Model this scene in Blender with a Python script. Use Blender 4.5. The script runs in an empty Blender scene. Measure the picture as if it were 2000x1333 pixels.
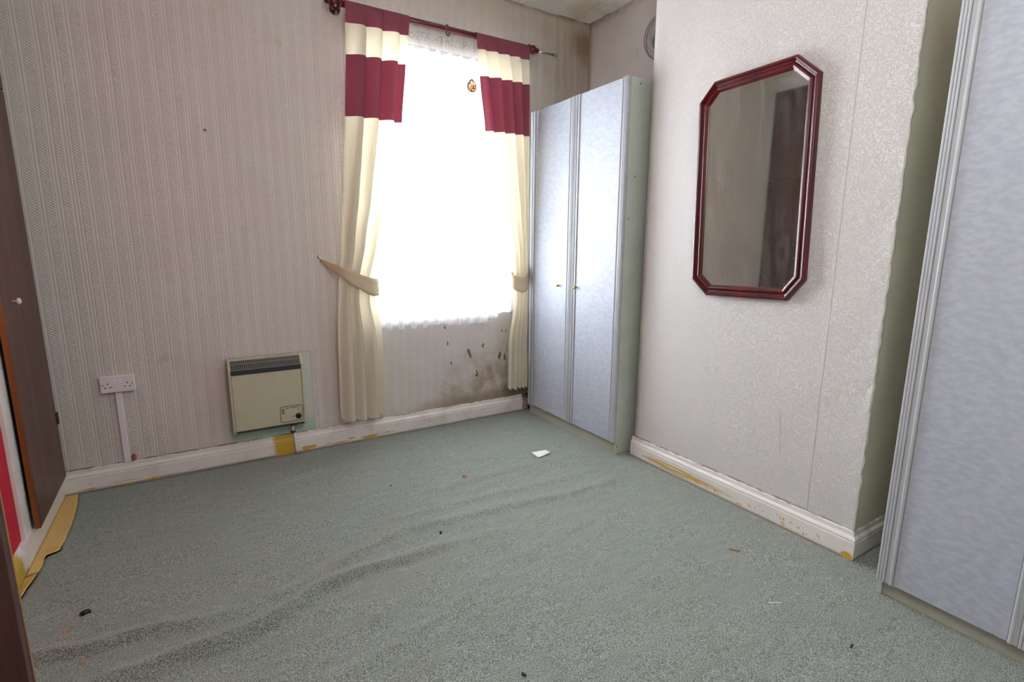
import bpy, bmesh, math, random
from mathutils import Vector, Matrix, noise
S = bpy.context.scene
COL = S.collection
random.seed(7)
# ------------------------------------------------------------------ camera
F_PX, YAW, PITCH, ROLL = 1003.48, 0.5515, 0.1832, 0.0055
cy, sy, cp, sp = math.cos(YAW), math.sin(YAW), math.cos(PITCH), math.sin(PITCH)
fwd = Vector((sy*cp, cy*cp, -sp)); rgt = Vector((cy, -sy, 0)); up = rgt.cross(fwd)
c_, s_ = math.cos(ROLL), math.sin(ROLL)
r2 = rgt*c_ + up*s_; u2 = up*c_ - rgt*s_
cam = bpy.data.cameras.new('camera'); camo = bpy.data.objects.new('camera', cam); COL.objects.link(camo)
camo.matrix_world = Matrix(((r2.x, u2.x, -fwd.x, 0), (r2.y, u2.y, -fwd.y, -3.3602), (r2.z, u2.z, -fwd.z, 1.3003), (0, 0, 0, 1)))
cam.sensor_width = 36; cam.lens = F_PX/2000*36; cam.clip_start = 0.02
S.camera = camo
# ------------------------------------------------------------------ view
S.view_settings.view_transform = 'Standard'; S.view_settings.look = 'None'
S.view_settings.gamma = 1; S.view_settings.exposure = 0.0; S.view_settings.use_curve_mapping = False
# ------------------------------------------------------------------ world: bright overcast sky
w = bpy.data.worlds.new('sky'); S.world = w; w.use_nodes = True
bg = w.node_tree.nodes['Background']; bg.inputs[0].default_value = (0.86, 0.93, 1.0, 1); bg.inputs[1].default_value = 15.0
# daylight arriving at the window (soft, overcast)
al = bpy.data.lights.new('window_daylight', 'AREA'); al.shape = 'RECTANGLE'; al.size = 1.3; al.size_y = 2.0
al.energy = 250; al.color = (0.88, 0.94, 1.0)
alo = bpy.data.objects.new('window_daylight', al); COL.objects.link(alo)
alo.location = (1.49, 0.62, 1.85); alo.rotation_euler = (math.radians(-97), 0, 0)
# added soft fill light, out of the camera's view; no lamp hangs here
pl = bpy.data.lights.new('room_fill_light', 'POINT'); pl.energy = 47; pl.color = (1.0, 0.985, 0.96); pl.shadow_soft_size = 0.25
plo = bpy.data.objects.new('room_fill_light', pl); COL.objects.link(plo); plo.location = (0.55, -2.9, 2.20)

# ------------------------------------------------------------------ node helper
class N:
    def __init__(s, name, rough=0.6, spec=0.3):
        s.m = bpy.data.materials.new(name); s.m.use_nodes = True
        s.t = s.m.node_tree; s.p = s.t.nodes['Principled BSDF']
        s.p.inputs['Roughness'].default_value = rough
        s.p.inputs['Specular IOR Level'].default_value = spec
        s._pos = None
    def new(s, typ, **k):
        n = s.t.nodes.new(typ)
        for a, b in k.items(): setattr(n, a, b)
        return n
    def link(s, a, b): s.t.links.new(a, b)
    def setv(s, inp, v):
        if hasattr(v, 'is_output') or isinstance(v, bpy.types.NodeSocket): s.link(v, inp)
        else:
            if isinstance(v, (tuple, list)) and len(v) == 3 and inp.type == 'RGBA': v = (*v, 1)
            inp.default_value = v
    def pos(s):
        if s._pos is None:
            s._pos = s.new('ShaderNodeNewGeometry').outputs['Position']
        return s._pos
    def sep(s, v):
        n = s.new('ShaderNodeSeparateXYZ'); s.link(v, n.inputs[0]); return n.outputs
    def math(s, op, a, b=0.0, c=None, clamp=False):
        n = s.new('ShaderNodeMath', operation=op); n.use_clamp = clamp
        s.setv(n.inputs[0], a); s.setv(n.inputs[1], b)
        if c is not None: s.setv(n.inputs[2], c)
        return n.outputs[0]
    def vmap(s, scale=(1, 1, 1), loc=(0, 0, 0), v=None, rot=(0, 0, 0)):
        n = s.new('ShaderNodeMapping'); s.link(v or s.pos(), n.inputs[0])
        n.inputs['Scale'].default_value = scale; n.inputs['Location'].default_value = loc; n.inputs['Rotation'].default_value = rot
        return n.outputs[0]
    def noise(s, scale, detail=3, rough=0.55, v=None, dist=0.0, fac=True):
        n = s.new('ShaderNodeTexNoise'); s.link(v or s.pos(), n.inputs['Vector'])
        n.inputs['Scale'].default_value = scale; n.inputs['Detail'].default_value = detail
        n.inputs['Roughness'].default_value = rough; n.inputs['Distortion'].default_value = dist
        return n.outputs[0] if fac else n.outputs[1]
    def ramp(s, v, a, b, lo=0.0, hi=1.0, smooth=True):
        n = s.new('ShaderNodeMapRange', interpolation_type='SMOOTHSTEP' if smooth else 'LINEAR')
        s.setv(n.inputs[0], v); n.inputs[1].default_value = a; n.inputs[2].default_value = b
        n.inputs[3].default_value = lo; n.inputs[4].default_value = hi
        return n.outputs[0]
    def mix(s, f, a, b, mode='MIX'):
        n = s.new('ShaderNodeMix', data_type='RGBA', blend_type=mode)
        s.setv(n.inputs[0], f); s.setv(n.inputs[6], a); s.setv(n.inputs[7], b)
        return n.outputs[2]
    def blob(s, c, r, soft=0.6, jag=0.35, nscale=9, rot=(0, 0, 0)):
        """1 inside an ellipsoid at c with radii r, ragged edge"""
        n = s.new('ShaderNodeVectorMath', operation='SUBTRACT'); s.link(s.pos(), n.inputs[0]); n.inputs[1].default_value = c
        q = n.outputs[0]
        if rot != (0, 0, 0):
            q = s.vmap(v=q, rot=rot)
        m = s.new('ShaderNodeVectorMath', operation='DIVIDE'); s.link(q, m.inputs[0]); m.inputs[1].default_value = r
        l = s.new('ShaderNodeVectorMath', operation='LENGTH'); s.link(m.outputs[0], l.inputs[0])
        d = l.outputs[1] if len(l.outputs) > 1 else l.outputs[0]
        d = l.outputs['Value']
        if jag:
            nn = s.noise(nscale, 4, 0.6); d = s.math('ADD', d, s.math('MULTIPLY', s.math('SUBTRACT', nn, 0.5), jag*2))
        return s.ramp(d, 1.0, 1.0-soft)
    def col(s, v): s.setv(s.p.inputs['Base Color'], v)
    def bump(s, h, strength=0.3, dist=0.002):
        b = s.new('ShaderNodeBump'); b.inputs['Strength'].default_value = strength; b.inputs['Distance'].default_value = dist
        s.link(h, b.inputs['Height']); s.link(b.outputs[0], s.p.inputs['Normal'])
        return b

def lin(r, g, b):
    f = lambda c: (c/255/12.92) if c <= 10.3 else (((c/255)+0.055)/1.055)**2.4
    return (f(r), f(g), f(b), 1)

def simple(name, c, rough=0.5, spec=0.4, var=0.06, nscale=20, metal=0.0, bump=0.0):
    k = N(name, rough, spec)
    c = c if len(c) == 4 else (*c, 1)
    nz = k.noise(nscale, 3)
    k.col(k.mix(k.ramp(nz, 0.3, 0.7), tuple(x*(1-var) for x in c[:3])+(1,), tuple(min(1, x*(1+var)) for x in c[:3])+(1,)))
    k.p.inputs['Metallic'].default_value = metal
    if bump: k.bump(k.noise(nscale*10, 2), bump, 0.001)
    return k.m

# ------------------------------------------------------------------ materials
def m_wall_back():
    k = N('ribbed_wallpaper', 0.75, 0.25)
    x, y, z = k.sep(k.pos())
    X = k.math('ADD', x, k.math('MULTIPLY', k.math('SUBTRACT', k.noise(1.3, 2), 0.5), 0.012))
    P = 2*math.pi
    wob = k.noise(1.0, 2, v=k.vmap((14, 14, 0.5)))
    band = k.ramp(k.math('ADD', k.math('SINE', k.math('MULTIPLY', X, P/0.064)), k.math('MULTIPLY', k.math('SUBTRACT', wob, 0.5), 1.6)), -0.25, 0.3)
    # staggered beads
    sx = k.math('SINE', k.math('MULTIPLY', X, P/0.0215)); sz = k.math('SINE', k.math('MULTIPLY', z, P/0.0138))
    beads = k.math('ADD', k.math('MULTIPLY', k.math('MULTIPLY', sx, sz), 0.5), 0.5)
    ribs = k.math('ADD', k.math('MULTIPLY', k.math('SINE', k.math('MULTIPLY', X, P/0.0135)), 0.5), 0.5)
    h = k.math('ADD', k.math('MULTIPLY', beads, band), k.math('MULTIPLY', k.math('MULTIPLY', ribs, 0.35), k.math('SUBTRACT', 1.0, band)))
    h = k.math('ADD', h, k.math('MULTIPLY', k.noise(90, 3), 0.6))
    h = k.math('ADD', h, k.math('MULTIPLY', k.noise(1.0, 3, v=k.vmap((30, 30, 1.2))), 0.7))
    base = k.mix(k.noise(2.2, 3), lin(202, 195, 189), lin(213, 207, 201))
    base = k.mix(k.math('MULTIPLY', k.ramp(beads, 0.2, 0.0), k.math('MULTIPLY', band, 0.18)), base, lin(160, 148, 140))
    # scattered faint brown spots
    sp_ = k.ramp(k.noise(5.5, 2, v=k.vmap(loc=(3, 1, 7))), 0.70, 0.80)
    base = k.mix(k.math('MULTIPLY', sp_, 0.25), base, lin(170, 145, 115))
    # pale area above the pole
    up_ = k.ramp(z, 2.66, 2.9); base = k.mix(k.math('MULTIPLY', up_, 0.6), base, lin(204, 192, 176))
    # damp staining, top right corner with runs
    runs = k.noise(1.0, 4, 0.65, v=k.vmap((16, 16, 0.9)))
    b1 = k.blob((2.62, 0, 2.62), (0.48, 1, 0.62), 0.9, 0.2, 4)
    base = k.mix(k.math('MULTIPLY', b1, k.ramp(runs, 0.3, 0.7, 0.30, 0.72)), base, lin(150, 130, 104))
    b1b = k.blob((2.70, 0, 2.80), (0.16, 1, 0.18), 0.8, 0.35, 9)
    base = k.mix(k.math('MULTIPLY', b1b, 0.7), base, lin(136, 114, 76))
    b1c = k.blob((2.46, 0, 2.98), (0.55, 1, 0.05), 0.9, 0.5, 9)
    base = k.mix(k.math('MULTIPLY', b1c, 0.6), base, lin(120, 100, 72))
    # damp staining, under the window
    b2 = k.blob((1.86, 0, 0.20), (0.62, 1, 0.42), 0.8, 0.5, 5)
    n2 = k.ramp(k.noise(7, 4, 0.65), 0.36, 0.60)
    base = k.mix(k.math('MULTIPLY', b2, k.math('MULTIPLY', n2, 0.60)), base, lin(138, 118, 84))
    b3 = k.blob((1.75, 0, 0.14), (0.75, 1, 0.09), 0.9, 0.5, 7)
    base = k.mix(k.math('MULTIPLY', b3, 0.6), base, lin(130, 104, 68))
    b4 = k.blob((1.88, 0, 0.32), (0.04, 1, 0.15), 0.9, 0.5, 14, rot=(0, 0.35, 0))
    base = k.mix(k.math('MULTIPLY', b4, 0.45), base, lin(140, 105, 58))
    mould = k.math('MULTIPLY', k.blob((1.85, 0, 0.5), (0.5, 1, 0.4), 0.8, 0.3, 5), k.ramp(k.noise(38, 4, 0.7), 0.60, 0.70))
    base = k.mix(k.math('MULTIPLY', mould, 0.55), base, lin(100, 96, 88))
    b5 = k.blob((2.13, 0, 0.17), (0.20, 1, 0.13), 0.5, 0.5, 12)
    base = k.mix(k.math('MULTIPLY', b5, 0.45), base, lin(70, 60, 46))
    # torn spots where brown plaster shows
    tears = [(1.695, .510, .011, .040, .35), (1.81, .560, .008, .017, -.3), (1.955, .465, .013, .030, -.3), (2.0, .450, .008, .028, 0), (2.04, .40, .008, .009, 0),
             (1.755, .335, .013, .012, .5), (1.757, .36, .006, .018, .3), (1.545, .452, .006, .012, 0), (2.07, .475, .010, .022, 0), (2.05, .33, .006, .012, 0), (1.50, .72, .007, .014, .2), (1.975, .66, .005, .014, 0), (2.01, .655, .005, .014, 0), (1.52, .60, .006, .018, .1), (0.12, 1.905, .008, .008, 0)]
    for (a, b, ra, rb, ro) in tears:
        t = k.blob((a, 0, b), (ra*1.15, 1, rb*1.15), 0.25, 0.6, 70, rot=(0, ro, 0))
        base = k.mix(k.math('MULTIPLY', t, 0.85), base, lin(104, 74, 50))
    # green painted plaster left bare around the heater
    gx = k.math('ADD', x, k.math('MULTIPLY', k.math('SUBTRACT', k.noise(25, 2), 0.5), 0.02))
    g = k.math('MULTIPLY', k.ramp(gx, 0.100, 0.106), k.ramp(gx, 0.580, 0.572))
    g = k.math('MULTIPLY', g, k.ramp(z, 0.648, 0.642))
    base = k.mix(k.math('MULTIPLY', g, k.ramp(z, 0.26, 0.17, 0.16, 0.95)), base, lin(168, 192, 176))
    # dark gap above skirting
    base = k.mix(k.math('MULTIPLY', k.ramp(z, 0.132, 0.126), k.ramp(k.noise(9, 3), 0.40, 0.55)), base, lin(92, 70, 52))
    k.col(base)
    k.bump(k.math('MULTIPLY', h, k.math('SUBTRACT', 1.0, k.math('MULTIPLY', g, 0.9))), 1.0, 0.0030)
    return k.m

def m_wall_chimney():
    k = N('embossed_wallpaper', 0.7, 0.25)
    x, y, z = k.sep(k.pos())
    base = k.mix(k.noise(1.8, 3), lin(207, 204, 202), lin(216, 213, 211))
    v = k.vmap((1, 1, 1))
    n1 = k.noise(58, 2, 0.5, dist=1.6)
    sq = k.ramp(k.math('ABSOLUTE', k.math('SUBTRACT', n1, 0.5)), 0.05, 0.0)
    grain = k.noise(1.0, 2, v=k.vmap((160, 160, 45)))
    lumps = k.noise(11, 3)
    h = k.math('ADD', k.math('MULTIPLY', sq, k.ramp(y, -1.35, -1.9, 0.15, 0.65)), k.math('MULTIPLY', grain, 0.30))
    h = k.math('ADD', h, k.math('MULTIPLY', lumps, 0.8))
    seam = k.ramp(k.math('ABSOLUTE', k.math('ADD', y, 2.228)), 0.0035, 0.0)
    seam2 = k.ramp(k.math('ABSOLUTE', k.math('ADD', y, 1.70)), 0.002, 0.0)
    h = k.math('ADD', h, k.math('MULTIPLY', seam, 1.2)); h = k.math('ADD', h, k.math('MULTIPLY', seam2, 0.4))
    crease = k.blob((2.271, -2.07, 0.45), (1, 0.005, 0.13), 0.5, 0.3, 20, rot=(0.12, 0, 0))
    h = k.math('ADD', h, k.math('MULTIPLY', crease, 1.5))
    base = k.mix(k.math('MULTIPLY', seam, 0.25), base, lin(150, 148, 146))
    scuff = k.math('MULTIPLY', k.blob((2.271, -1.72, 0.66), (1, 0.16, 0.05), 0.9, 0.5, 9), k.ramp(k.noise(18, 4), 0.5, 0.7))
    base = k.mix(k.math('MULTIPLY', scuff, 0.25), base, lin(140, 138, 138))
    gap = k.math('MULTIPLY', k.ramp(z, 0.136, 0.127), k.ramp(k.noise(14, 3), 0.40, 0.55))
    base = k.mix(k.math('MULTIPLY', gap, 0.7), base, lin(120, 104, 90))
    k.col(base); k.bump(h, 0.75, 0.0036)
    return k.m

def m_wall_alcove():
    k = N('alcove_wallpaper', 0.75, 0.2)
    x, y, z = k.sep(k.pos())
    base = k.mix(k.noise(3, 3), lin(192, 184, 180), lin(206, 198, 193))
    e1 = k.ramp(y, -0.05, -0.0); base = k.mix(k.math('MULTIPLY', e1, 0.7), base, lin(140, 120, 92))
    e2 = k.math('MULTIPLY', k.ramp(z, 2.9, 2.966), k.ramp(k.noise(8, 3), 0.3, 0.6)); base = k.mix(k.math('MULTIPLY', e2, 0.6), base, lin(120, 102, 76))
    for c, r, ro in [((2.75, -0.52, 2.62), (1, .004, .08), .35), ((2.75, -0.30, 2.34), (1, .2, .006), .1), ((2.75, -.3, 2.6), (1, .005, .03), 0)]:
        base = k.mix(k.math('MULTIPLY', k.blob(c, r, 0.8, 0.3, 20, rot=(ro, 0, 0)), 0.4), base, lin(110, 100, 92))
    k.col(base); k.bump(k.noise(1, 3, v=k.vmap((60, 60, 30))), 0.3, 0.002)
    return k.m

def m_ceiling():
    k = N('ceiling_tiles', 0.85, 0.15)
    x, y, z = k.sep(k.pos())
    base = k.mix(k.noise(4, 3), lin(232, 230, 224), lin(240, 238, 233))
    st = k.math('MULTIPLY', k.ramp(k.noise(2.6, 4, 0.6), 0.48, 0.66), k.ramp(k.math('MAXIMUM', k.math('SUBTRACT', x, 2.25), k.math('ADD', y, 0.25)), 0.0, 0.3))
    base = k.mix(k.math('MULTIPLY', st, 0.5), base, lin(200, 184, 138))
    edge = k.math('MAXIMUM', k.ramp(x, 2.725, 2.75), k.ramp(y, -0.022, 0.0))
    edge = k.math('MULTIPLY', edge, k.ramp(k.noise(10, 4), 0.42, 0.6))
    base = k.mix(k.math('MULTIPLY', edge, 0.8), base, lin(92, 78, 52))
    # tile joints every 0.5 m
    jx = k.math('ABSOLUTE', k.math('SUBTRACT', k.math('FRACT', k.math('DIVIDE', k.math('ADD', x, -0.33), 0.5)), 0.5))
    jy = k.math('ABSOLUTE', k.math('SUBTRACT', k.math('FRACT', k.math('DIVIDE', k.math('ADD', y, 0.08), 0.5)), 0.5))
    j = k.math('MAXIMUM', k.ramp(jx, 0.006, 0.002), k.ramp(jy, 0.006, 0.002))
    base = k.mix(k.math('MULTIPLY', j, 0.35), base, lin(150, 138, 112))
    k.col(base); k.bump(k.math('SUBTRACT', k.math('MULTIPLY', k.noise(25, 3), 0.3), j), 0.4, 0.003)
    return k.m

def m_skirt(name, wear=None, dirty=0.3, axis='x'):
    """white gloss paint with old yellow paint where it has worn off: wear = list of (centre, radii, amount)"""
    k = N(name, 0.42, 0.4)
    x, y, z = k.sep(k.pos())
    base = k.mix(k.noise(6, 3), lin(220, 216, 212), lin(230, 227, 223))
    dn = k.ramp(k.noise(9, 4, 0.65), 0.45, 0.75)
    base = k.mix(k.math('MULTIPLY', dn, dirty), base, lin(178, 158, 130))
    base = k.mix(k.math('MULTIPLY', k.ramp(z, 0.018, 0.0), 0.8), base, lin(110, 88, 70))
    base = k.mix(k.math('MULTIPLY', k.ramp(z, 0.119, 0.125), k.math('MULTIPLY', k.ramp(k.noise(22, 3), 0.45, 0.6), 0.6)), base, lin(128, 100, 78))
    for c, r, am, sc in (wear or []):
        b = k.math('MULTIPLY', k.blob(c, r, 0.35, 0.25, 10), k.ramp(k.noise(1, 4, 0.6, v=k.vmap(sc)), 0.56-am*0.5, 0.60-am*0.5))
        base = k.mix(b, base, lin(196, 162, 62))
    chips = k.math('MULTIPLY', k.ramp(k.noise(30, 3), 0.70, 0.74), 0.6)
    base = k.mix(chips, base, lin(176, 140, 104))
    k.col(base); k.bump(k.noise(35, 3), 0.15, 0.002)
    return k.m

def m_carpet():
    k = N('green_carpet', 0.95, 0.05)
    x, y, z = k.sep(k.pos())
    n1 = k.noise(300, 2, 0.7); n2 = k.noise(560, 1, 0.6); n3 = k.noise(1.7, 3)
    streak = k.noise(1, 3, v=k.vmap((9, 40, 1), rot=(0, 0, 0.14)))
    c = k.mix(k.ramp(n1, 0.40, 0.60), lin(66, 73, 68), lin(160, 170, 162))
    c = k.mix(k.math('MULTIPLY', k.ramp(n2, 0.55, 0.72), 0.45), c, lin(206, 216, 208))
    c = k.mix(k.math('MULTIPLY', k.ramp(n2, 0.42, 0.30), 0.5), c, lin(66, 76, 70))
    c = k.mix(k.math('MULTIPLY', k.ramp(n3, 0.35, 0.7), 0.12), c, lin(140, 132, 112))
    c = k.mix(k.math('MULTIPLY', k.ramp(streak, 0.4, 0.7), 0.10), c, lin(172, 188, 180))
    # worn brown spots and pale drag marks
    for cc, r, am in [((.38, -1.35, 0), (.07, .05, 1), .3), ((1.25, -2.9, 0), (.05, .04, 1), .25)]:
        c = k.mix(k.math('MULTIPLY', k.blob(cc, r, 0.9, 0.4, 20), am), c, lin(136, 112, 84))
    for cc, r, ro in [((.39, -.425, 0), (.24, .0045, 1), -.235), ((.42, -.375, 0), (.20, .003, 1), -.235)]:
        c = k.mix(k.math('MULTIPLY', k.blob(cc, r, 0.8, 0.3, 20, rot=(0, 0, ro)), 0.55), c, lin(210, 214, 206))
    # darker towards the window wall
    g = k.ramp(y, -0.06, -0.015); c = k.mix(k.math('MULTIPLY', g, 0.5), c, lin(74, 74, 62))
    k.col(c)
    h = k.math('ADD', n1, k.math('MULTIPLY', n2, 0.5)); h = k.math('ADD', h, k.math('MULTIPLY', streak, 1.2))
    k.bump(h, 0.7, 0.004)
    k.p.inputs['Sheen Weight'].default_value = 0.25; k.p.inputs['Sheen Roughness'].default_value = 0.6
    return k.m

def m_wood(name, c1, c2, rough=0.4, axis=2, spec=0.4):
    k = N(name, rough, spec)
    sc = [14, 14, 14]; sc[axis] = 0.9
    g = k.noise(1, 5, 0.6, v=k.vmap(tuple(sc)), dist=0.6)
    fine = [160, 160, 160]; fine[axis] = 5
    f = k.noise(1, 2, v=k.vmap(tuple(fine)))
    c = k.mix(k.ramp(g, 0.3, 0.7), c1, c2)
    c = k.mix(k.math('MULTIPLY', k.ramp(f, 0.5, 0.7), 0.25), c, tuple(a*0.5 for a in c1[:3])+(1,))
    k.col(c); k.bump(f, 0.1, 0.001)
    return k.m

def m_cloth():
    k = N('striped_curtain_cloth', 0.9, 0.1)
    at = k.new('ShaderNodeAttribute', attribute_name='rest_z').outputs['Fac']
    st = k.new('ShaderNodeAttribute', attribute_name='stripe').outputs['Fac']
    wv = k.noise(500, 2)
    red = k.mix(wv, lin(140, 74, 88), lin(160, 98, 110)); cream = k.mix(wv, lin(206, 198, 182), lin(218, 210, 195))
    m = k.math('GREATER_THAN', st, 0.5)
    c = k.mix(m, cream, red); k.col(c)
    tr = k.new('ShaderNodeBsdfTranslucent')
    tc = k.mix(m, lin(244, 234, 200), lin(84, 22, 34)); k.setv(tr.inputs[0], tc)
    mx = k.new('ShaderNodeMixShader'); mx.inputs[0].default_value = 0.26
    out = k.t.nodes['Material Output']
    k.link(k.p.outputs[0], mx.inputs[1]); k.link(tr.outputs[0], mx.inputs[2]); k.link(mx.outputs[0], out.inputs[0])
    k.bump(k.math('ADD', wv, k.math('MULTIPLY', k.noise(30, 3), 1.5)), 0.25, 0.001)
    return k.m

def m_net(name, alpha, trans=0.55, col=lin(248, 248, 250), lace=False, fold=False):
    k = N(name, 0.9, 0.1); k.col(col)
    tr = k.new('ShaderNodeBsdfTranslucent'); tr.inputs[0].default_value = col
    mx = k.new('ShaderNodeMixShader'); mx.inputs[0].default_value = trans
    tp = k.new('ShaderNodeBsdfTransparent')
    m2 = k.new('ShaderNodeMixShader'); m2.inputs[0].default_value = alpha
    out = k.t.nodes['Material Output']
    if fold:   # the net lies in overlapping layers where a pleat folds back
        at = k.new('ShaderNodeAttribute', attribute_name='layers').outputs['Fac']
        k.setv(m2.inputs[0], k.ramp(at, 0.4, 0.6, alpha, 0.93))
    if lace:
        x, y, z = k.sep(k.pos())
        vor = k.new('ShaderNodeTexVoronoi', feature='DISTANCE_TO_EDGE'); k.link(k.pos(), vor.inputs['Vector']); vor.inputs['Scale'].default_value = 36
        pat = k.math('MULTIPLY', k.ramp(vor.outputs['Distance'], 0.07, 0.03), k.math('MULTIPLY', k.ramp(z, 2.562, 2.566), k.ramp(z, 2.618, 2.612)))
        hem = k.math('MULTIPLY', k.ramp(z, 2.530, 2.526), 0.55)
        cc = k.mix(k.math('MAXIMUM', k.math('MULTIPLY', pat, 0.5), hem), col, lin(150, 142, 138))
        k.col(cc); k.setv(tr.inputs[0], cc)
        k.setv(m2.inputs[0], k.math('ADD', alpha, k.math('MULTIPLY', hem, 0.3), clamp=True))
    k.link(k.p.outputs[0], mx.inputs[1]); k.link(tr.outputs[0], mx.inputs[2])
    k.link(tp.outputs[0], m2.inputs[1]); k.link(mx.outputs[0], m2.inputs[2]); k.link(m2.outputs[0], out.inputs[0])
    return k.m

def m_glass():
    k = N('window_glass', 0.02, 0.5)
    tp = k.new('ShaderNodeBsdfTransparent'); gl = k.new('ShaderNodeBsdfGlossy'); gl.inputs['Roughness'].default_value = 0.02
    fr = k.new('ShaderNodeFresnel'); fr.inputs[0].default_value = 1.5
    mx = k.new('ShaderNodeMixShader'); k.link(fr.outputs[0], mx.inputs[0]); k.link(tp.outputs[0], mx.inputs[1]); k.link(gl.outputs[0], mx.inputs[2])
    k.link(mx.outputs[0], k.t.nodes['Material Output'].inputs[0]); return k.m

def m_mirror():
    k = N('dusty_mirror', 0.03, 0.5)
    k.p.inputs['Metallic'].default_value = 1.0; k.col(lin(200, 204, 196))
    x, y, z = k.sep(k.pos())
    vor = k.new('ShaderNodeTexVoronoi'); k.link(k.pos(), vor.inputs['Vector']); vor.inputs['Scale'].default_value = 95
    vd = vor.outputs['Distance']
    sepc = k.new('ShaderNodeSeparateColor'); k.link(vor.outputs['Color'], sepc.inputs[0])
    dens = k.ramp(z, 1.85, 1.15, 0.95, 0.62)
    on = k.math('GREATER_THAN', sepc.outputs[0], dens)
    rad = k.math('MULTIPLY', sepc.outputs[1], 0.13)
    spk = k.math('MULTIPLY', on, k.math('LESS_THAN', vd, k.math('ADD', rad, 0.03)))
    smear = k.math('MULTIPLY', k.ramp(k.noise(1, 4, v=k.vmap((5, 9, 3), rot=(0.7, 0, 0)), dist=2.0), 0.4, 0.7), 0.05)
    f = k.math('MAXIMUM', k.math('MULTIPLY', spk, 0.8), k.math('ADD', smear, 0.03))
    df = k.new('ShaderNodeBsdfDiffuse'); df.inputs[0].default_value = lin(225, 222, 216)
    mx = k.new('ShaderNodeMixShader'); k.link(f, mx.inputs[0]); k.link(k.p.outputs[0], mx.inputs[1]); k.link(df.outputs[0], mx.inputs[2])
    k.link(mx.outputs[0], k.t.nodes['Material Output'].inputs[0]); return k.m

def m_laminate(name='wardrobe_laminate'):
    k = N(name, 0.45, 0.35)
    n = k.noise(1, 3, 0.55, v=k.vmap((8, 30, 60), rot=(0.5, 0, 0)))
    n2 = k.noise(5, 3)
    c = k.mix(k.ramp(n, 0.36, 0.66), lin(168, 174, 187), lin(180, 186, 197))
    c = k.mix(k.math('MULTIPLY', k.ramp(n2, 0.4, 0.7), 0.2), c, lin(186, 191, 200))
    k.col(c); k.bump(k.noise(70, 2), 0.03, 0.001)
    return k.m

M = {}
M['wall_back'] = m_wall_back(); M['chim'] = m_wall_chimney(); M['alc'] = m_wall_alcove(); M['ceil'] = m_ceiling()
M['carpet'] = m_carpet(); M['cloth'] = m_cloth()
M['net'] = m_net('sheer_net', 0.62, 0.6, fold=True); M['lace'] = m_net('lace_heading', 0.9, 0.42, lin(226, 222, 214), lace=True)
M['glass'] = m_glass(); M['mirror'] = m_mirror(); M['lam'] = m_laminate()
M['return'] = simple('cream_green_paint', lin(202, 197, 178), 0.55, 0.3, 0.05, 4)
k = N('red_wall_paint', 0.6, 0.3); x_, y_, z_ = k.sep(k.pos()); redm = k.math('MULTIPLY', k.ramp(y_, -2.13, -2.12), k.ramp(y_, -0.60, -0.61))
k.col(k.mix(redm, lin(212, 206, 198), k.mix(k.noise(30, 3), lin(186, 20, 42), lin(206, 34, 56)))); k.bump(k.noise(200, 2), 0.2, 0.001); M['red'] = k.m
M['plain_wall'] = simple('plain_wall_paint', lin(214, 206, 200), 0.8, 0.2, 0.03, 4)
M['carcass'] = simple('wardrobe_carcass', lin(182, 188, 178), 0.5, 0.35, 0.03, 8)
M['plinth'] = simple('plinth_board', lin(170, 171, 158), 0.5, 0.35, 0.03, 8)
M['trim'] = simple('ribbed_trim', lin(182, 186, 192), 0.35, 0.45, 0.03, 8)
M['trimshade'] = simple('trim_groove_shade', lin(128, 132, 138), 0.4, 0.4, 0.05, 8)
M['brass'] = simple('brass', lin(176, 140, 78), 0.3, 0.5, 0.08, 60, metal=0.9)
M['mahog'] = m_wood('mahogany', lin(62, 10, 16), lin(98, 20, 26), 0.28, 2, 0.5)
M['pole'] = m_wood('mahogany_pole', lin(78, 12, 20), lin(104, 22, 30), 0.25, 0, 0.6)
M['brown'] = m_wood('brown_stained_door', lin(78, 46, 38), lin(104, 66, 56), 0.42)
M['dark'] = m_wood('dark_brown_door', lin(50, 26, 22), lin(70, 38, 33), 0.4)
M['orange'] = m_wood('orange_wood_edge', lin(116, 58, 20), lin(150, 86, 40), 0.4)
M['ply'] = simple('raw_wood_edge', lin(160, 122, 90), 0.7, 0.2, 0.1, 60)
M['white'] = simple('white_gloss_paint', lin(232, 226, 224), 0.35, 0.45, 0.03, 10)
M['pwhite'] = simple('white_plastic', lin(228, 220, 224), 0.3, 0.5, 0.01, 10)
M['upvc'] = simple('window_upvc', lin(240, 240, 240), 0.3, 0.5, 0.01, 10)
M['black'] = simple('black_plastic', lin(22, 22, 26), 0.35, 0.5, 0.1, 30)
M['navy'] = simple('dark_grey_metal', lin(44, 46, 56), 0.35, 0.5, 0.05, 30)
M['grille'] = simple('grey_grille', lin(112, 110, 106), 0.5, 0.4, 0.05, 30)
M['heater'] = simple('heater_enamel', lin(188, 185, 160), 0.35, 0.45, 0.02, 12)
M['hseam'] = simple('heater_print', lin(48, 44, 34), 0.5, 0.3, 0.02, 12)
M['metal'] = simple('nickel_metal', lin(176, 166, 156), 0.25, 0.5, 0.06, 40, metal=1.0)
M['wire'] = simple('grey_wire', lin(120, 112, 104), 0.4, 0.5, 0.05, 40, metal=0.5)
M['brown_metal'] = simple('rusty_hinge', lin(74, 42, 36), 0.5, 0.4, 0.15, 60, metal=0.3)
M['paper'] = simple('white_paper', lin(240, 240, 238), 0.6, 0.3, 0.01, 20)
M['chipwood'] = simple('splintered_wood', lin(176, 136, 108), 0.7, 0.2, 0.2, 60)
M['crumb'] = simple('plaster_crumbs', lin(216, 196, 176), 0.8, 0.2, 0.15, 40)
M['plaster'] = simple('bare_plaster', lin(158, 104, 84), 0.9, 0.1, 0.3, 60, bump=0.4)
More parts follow.
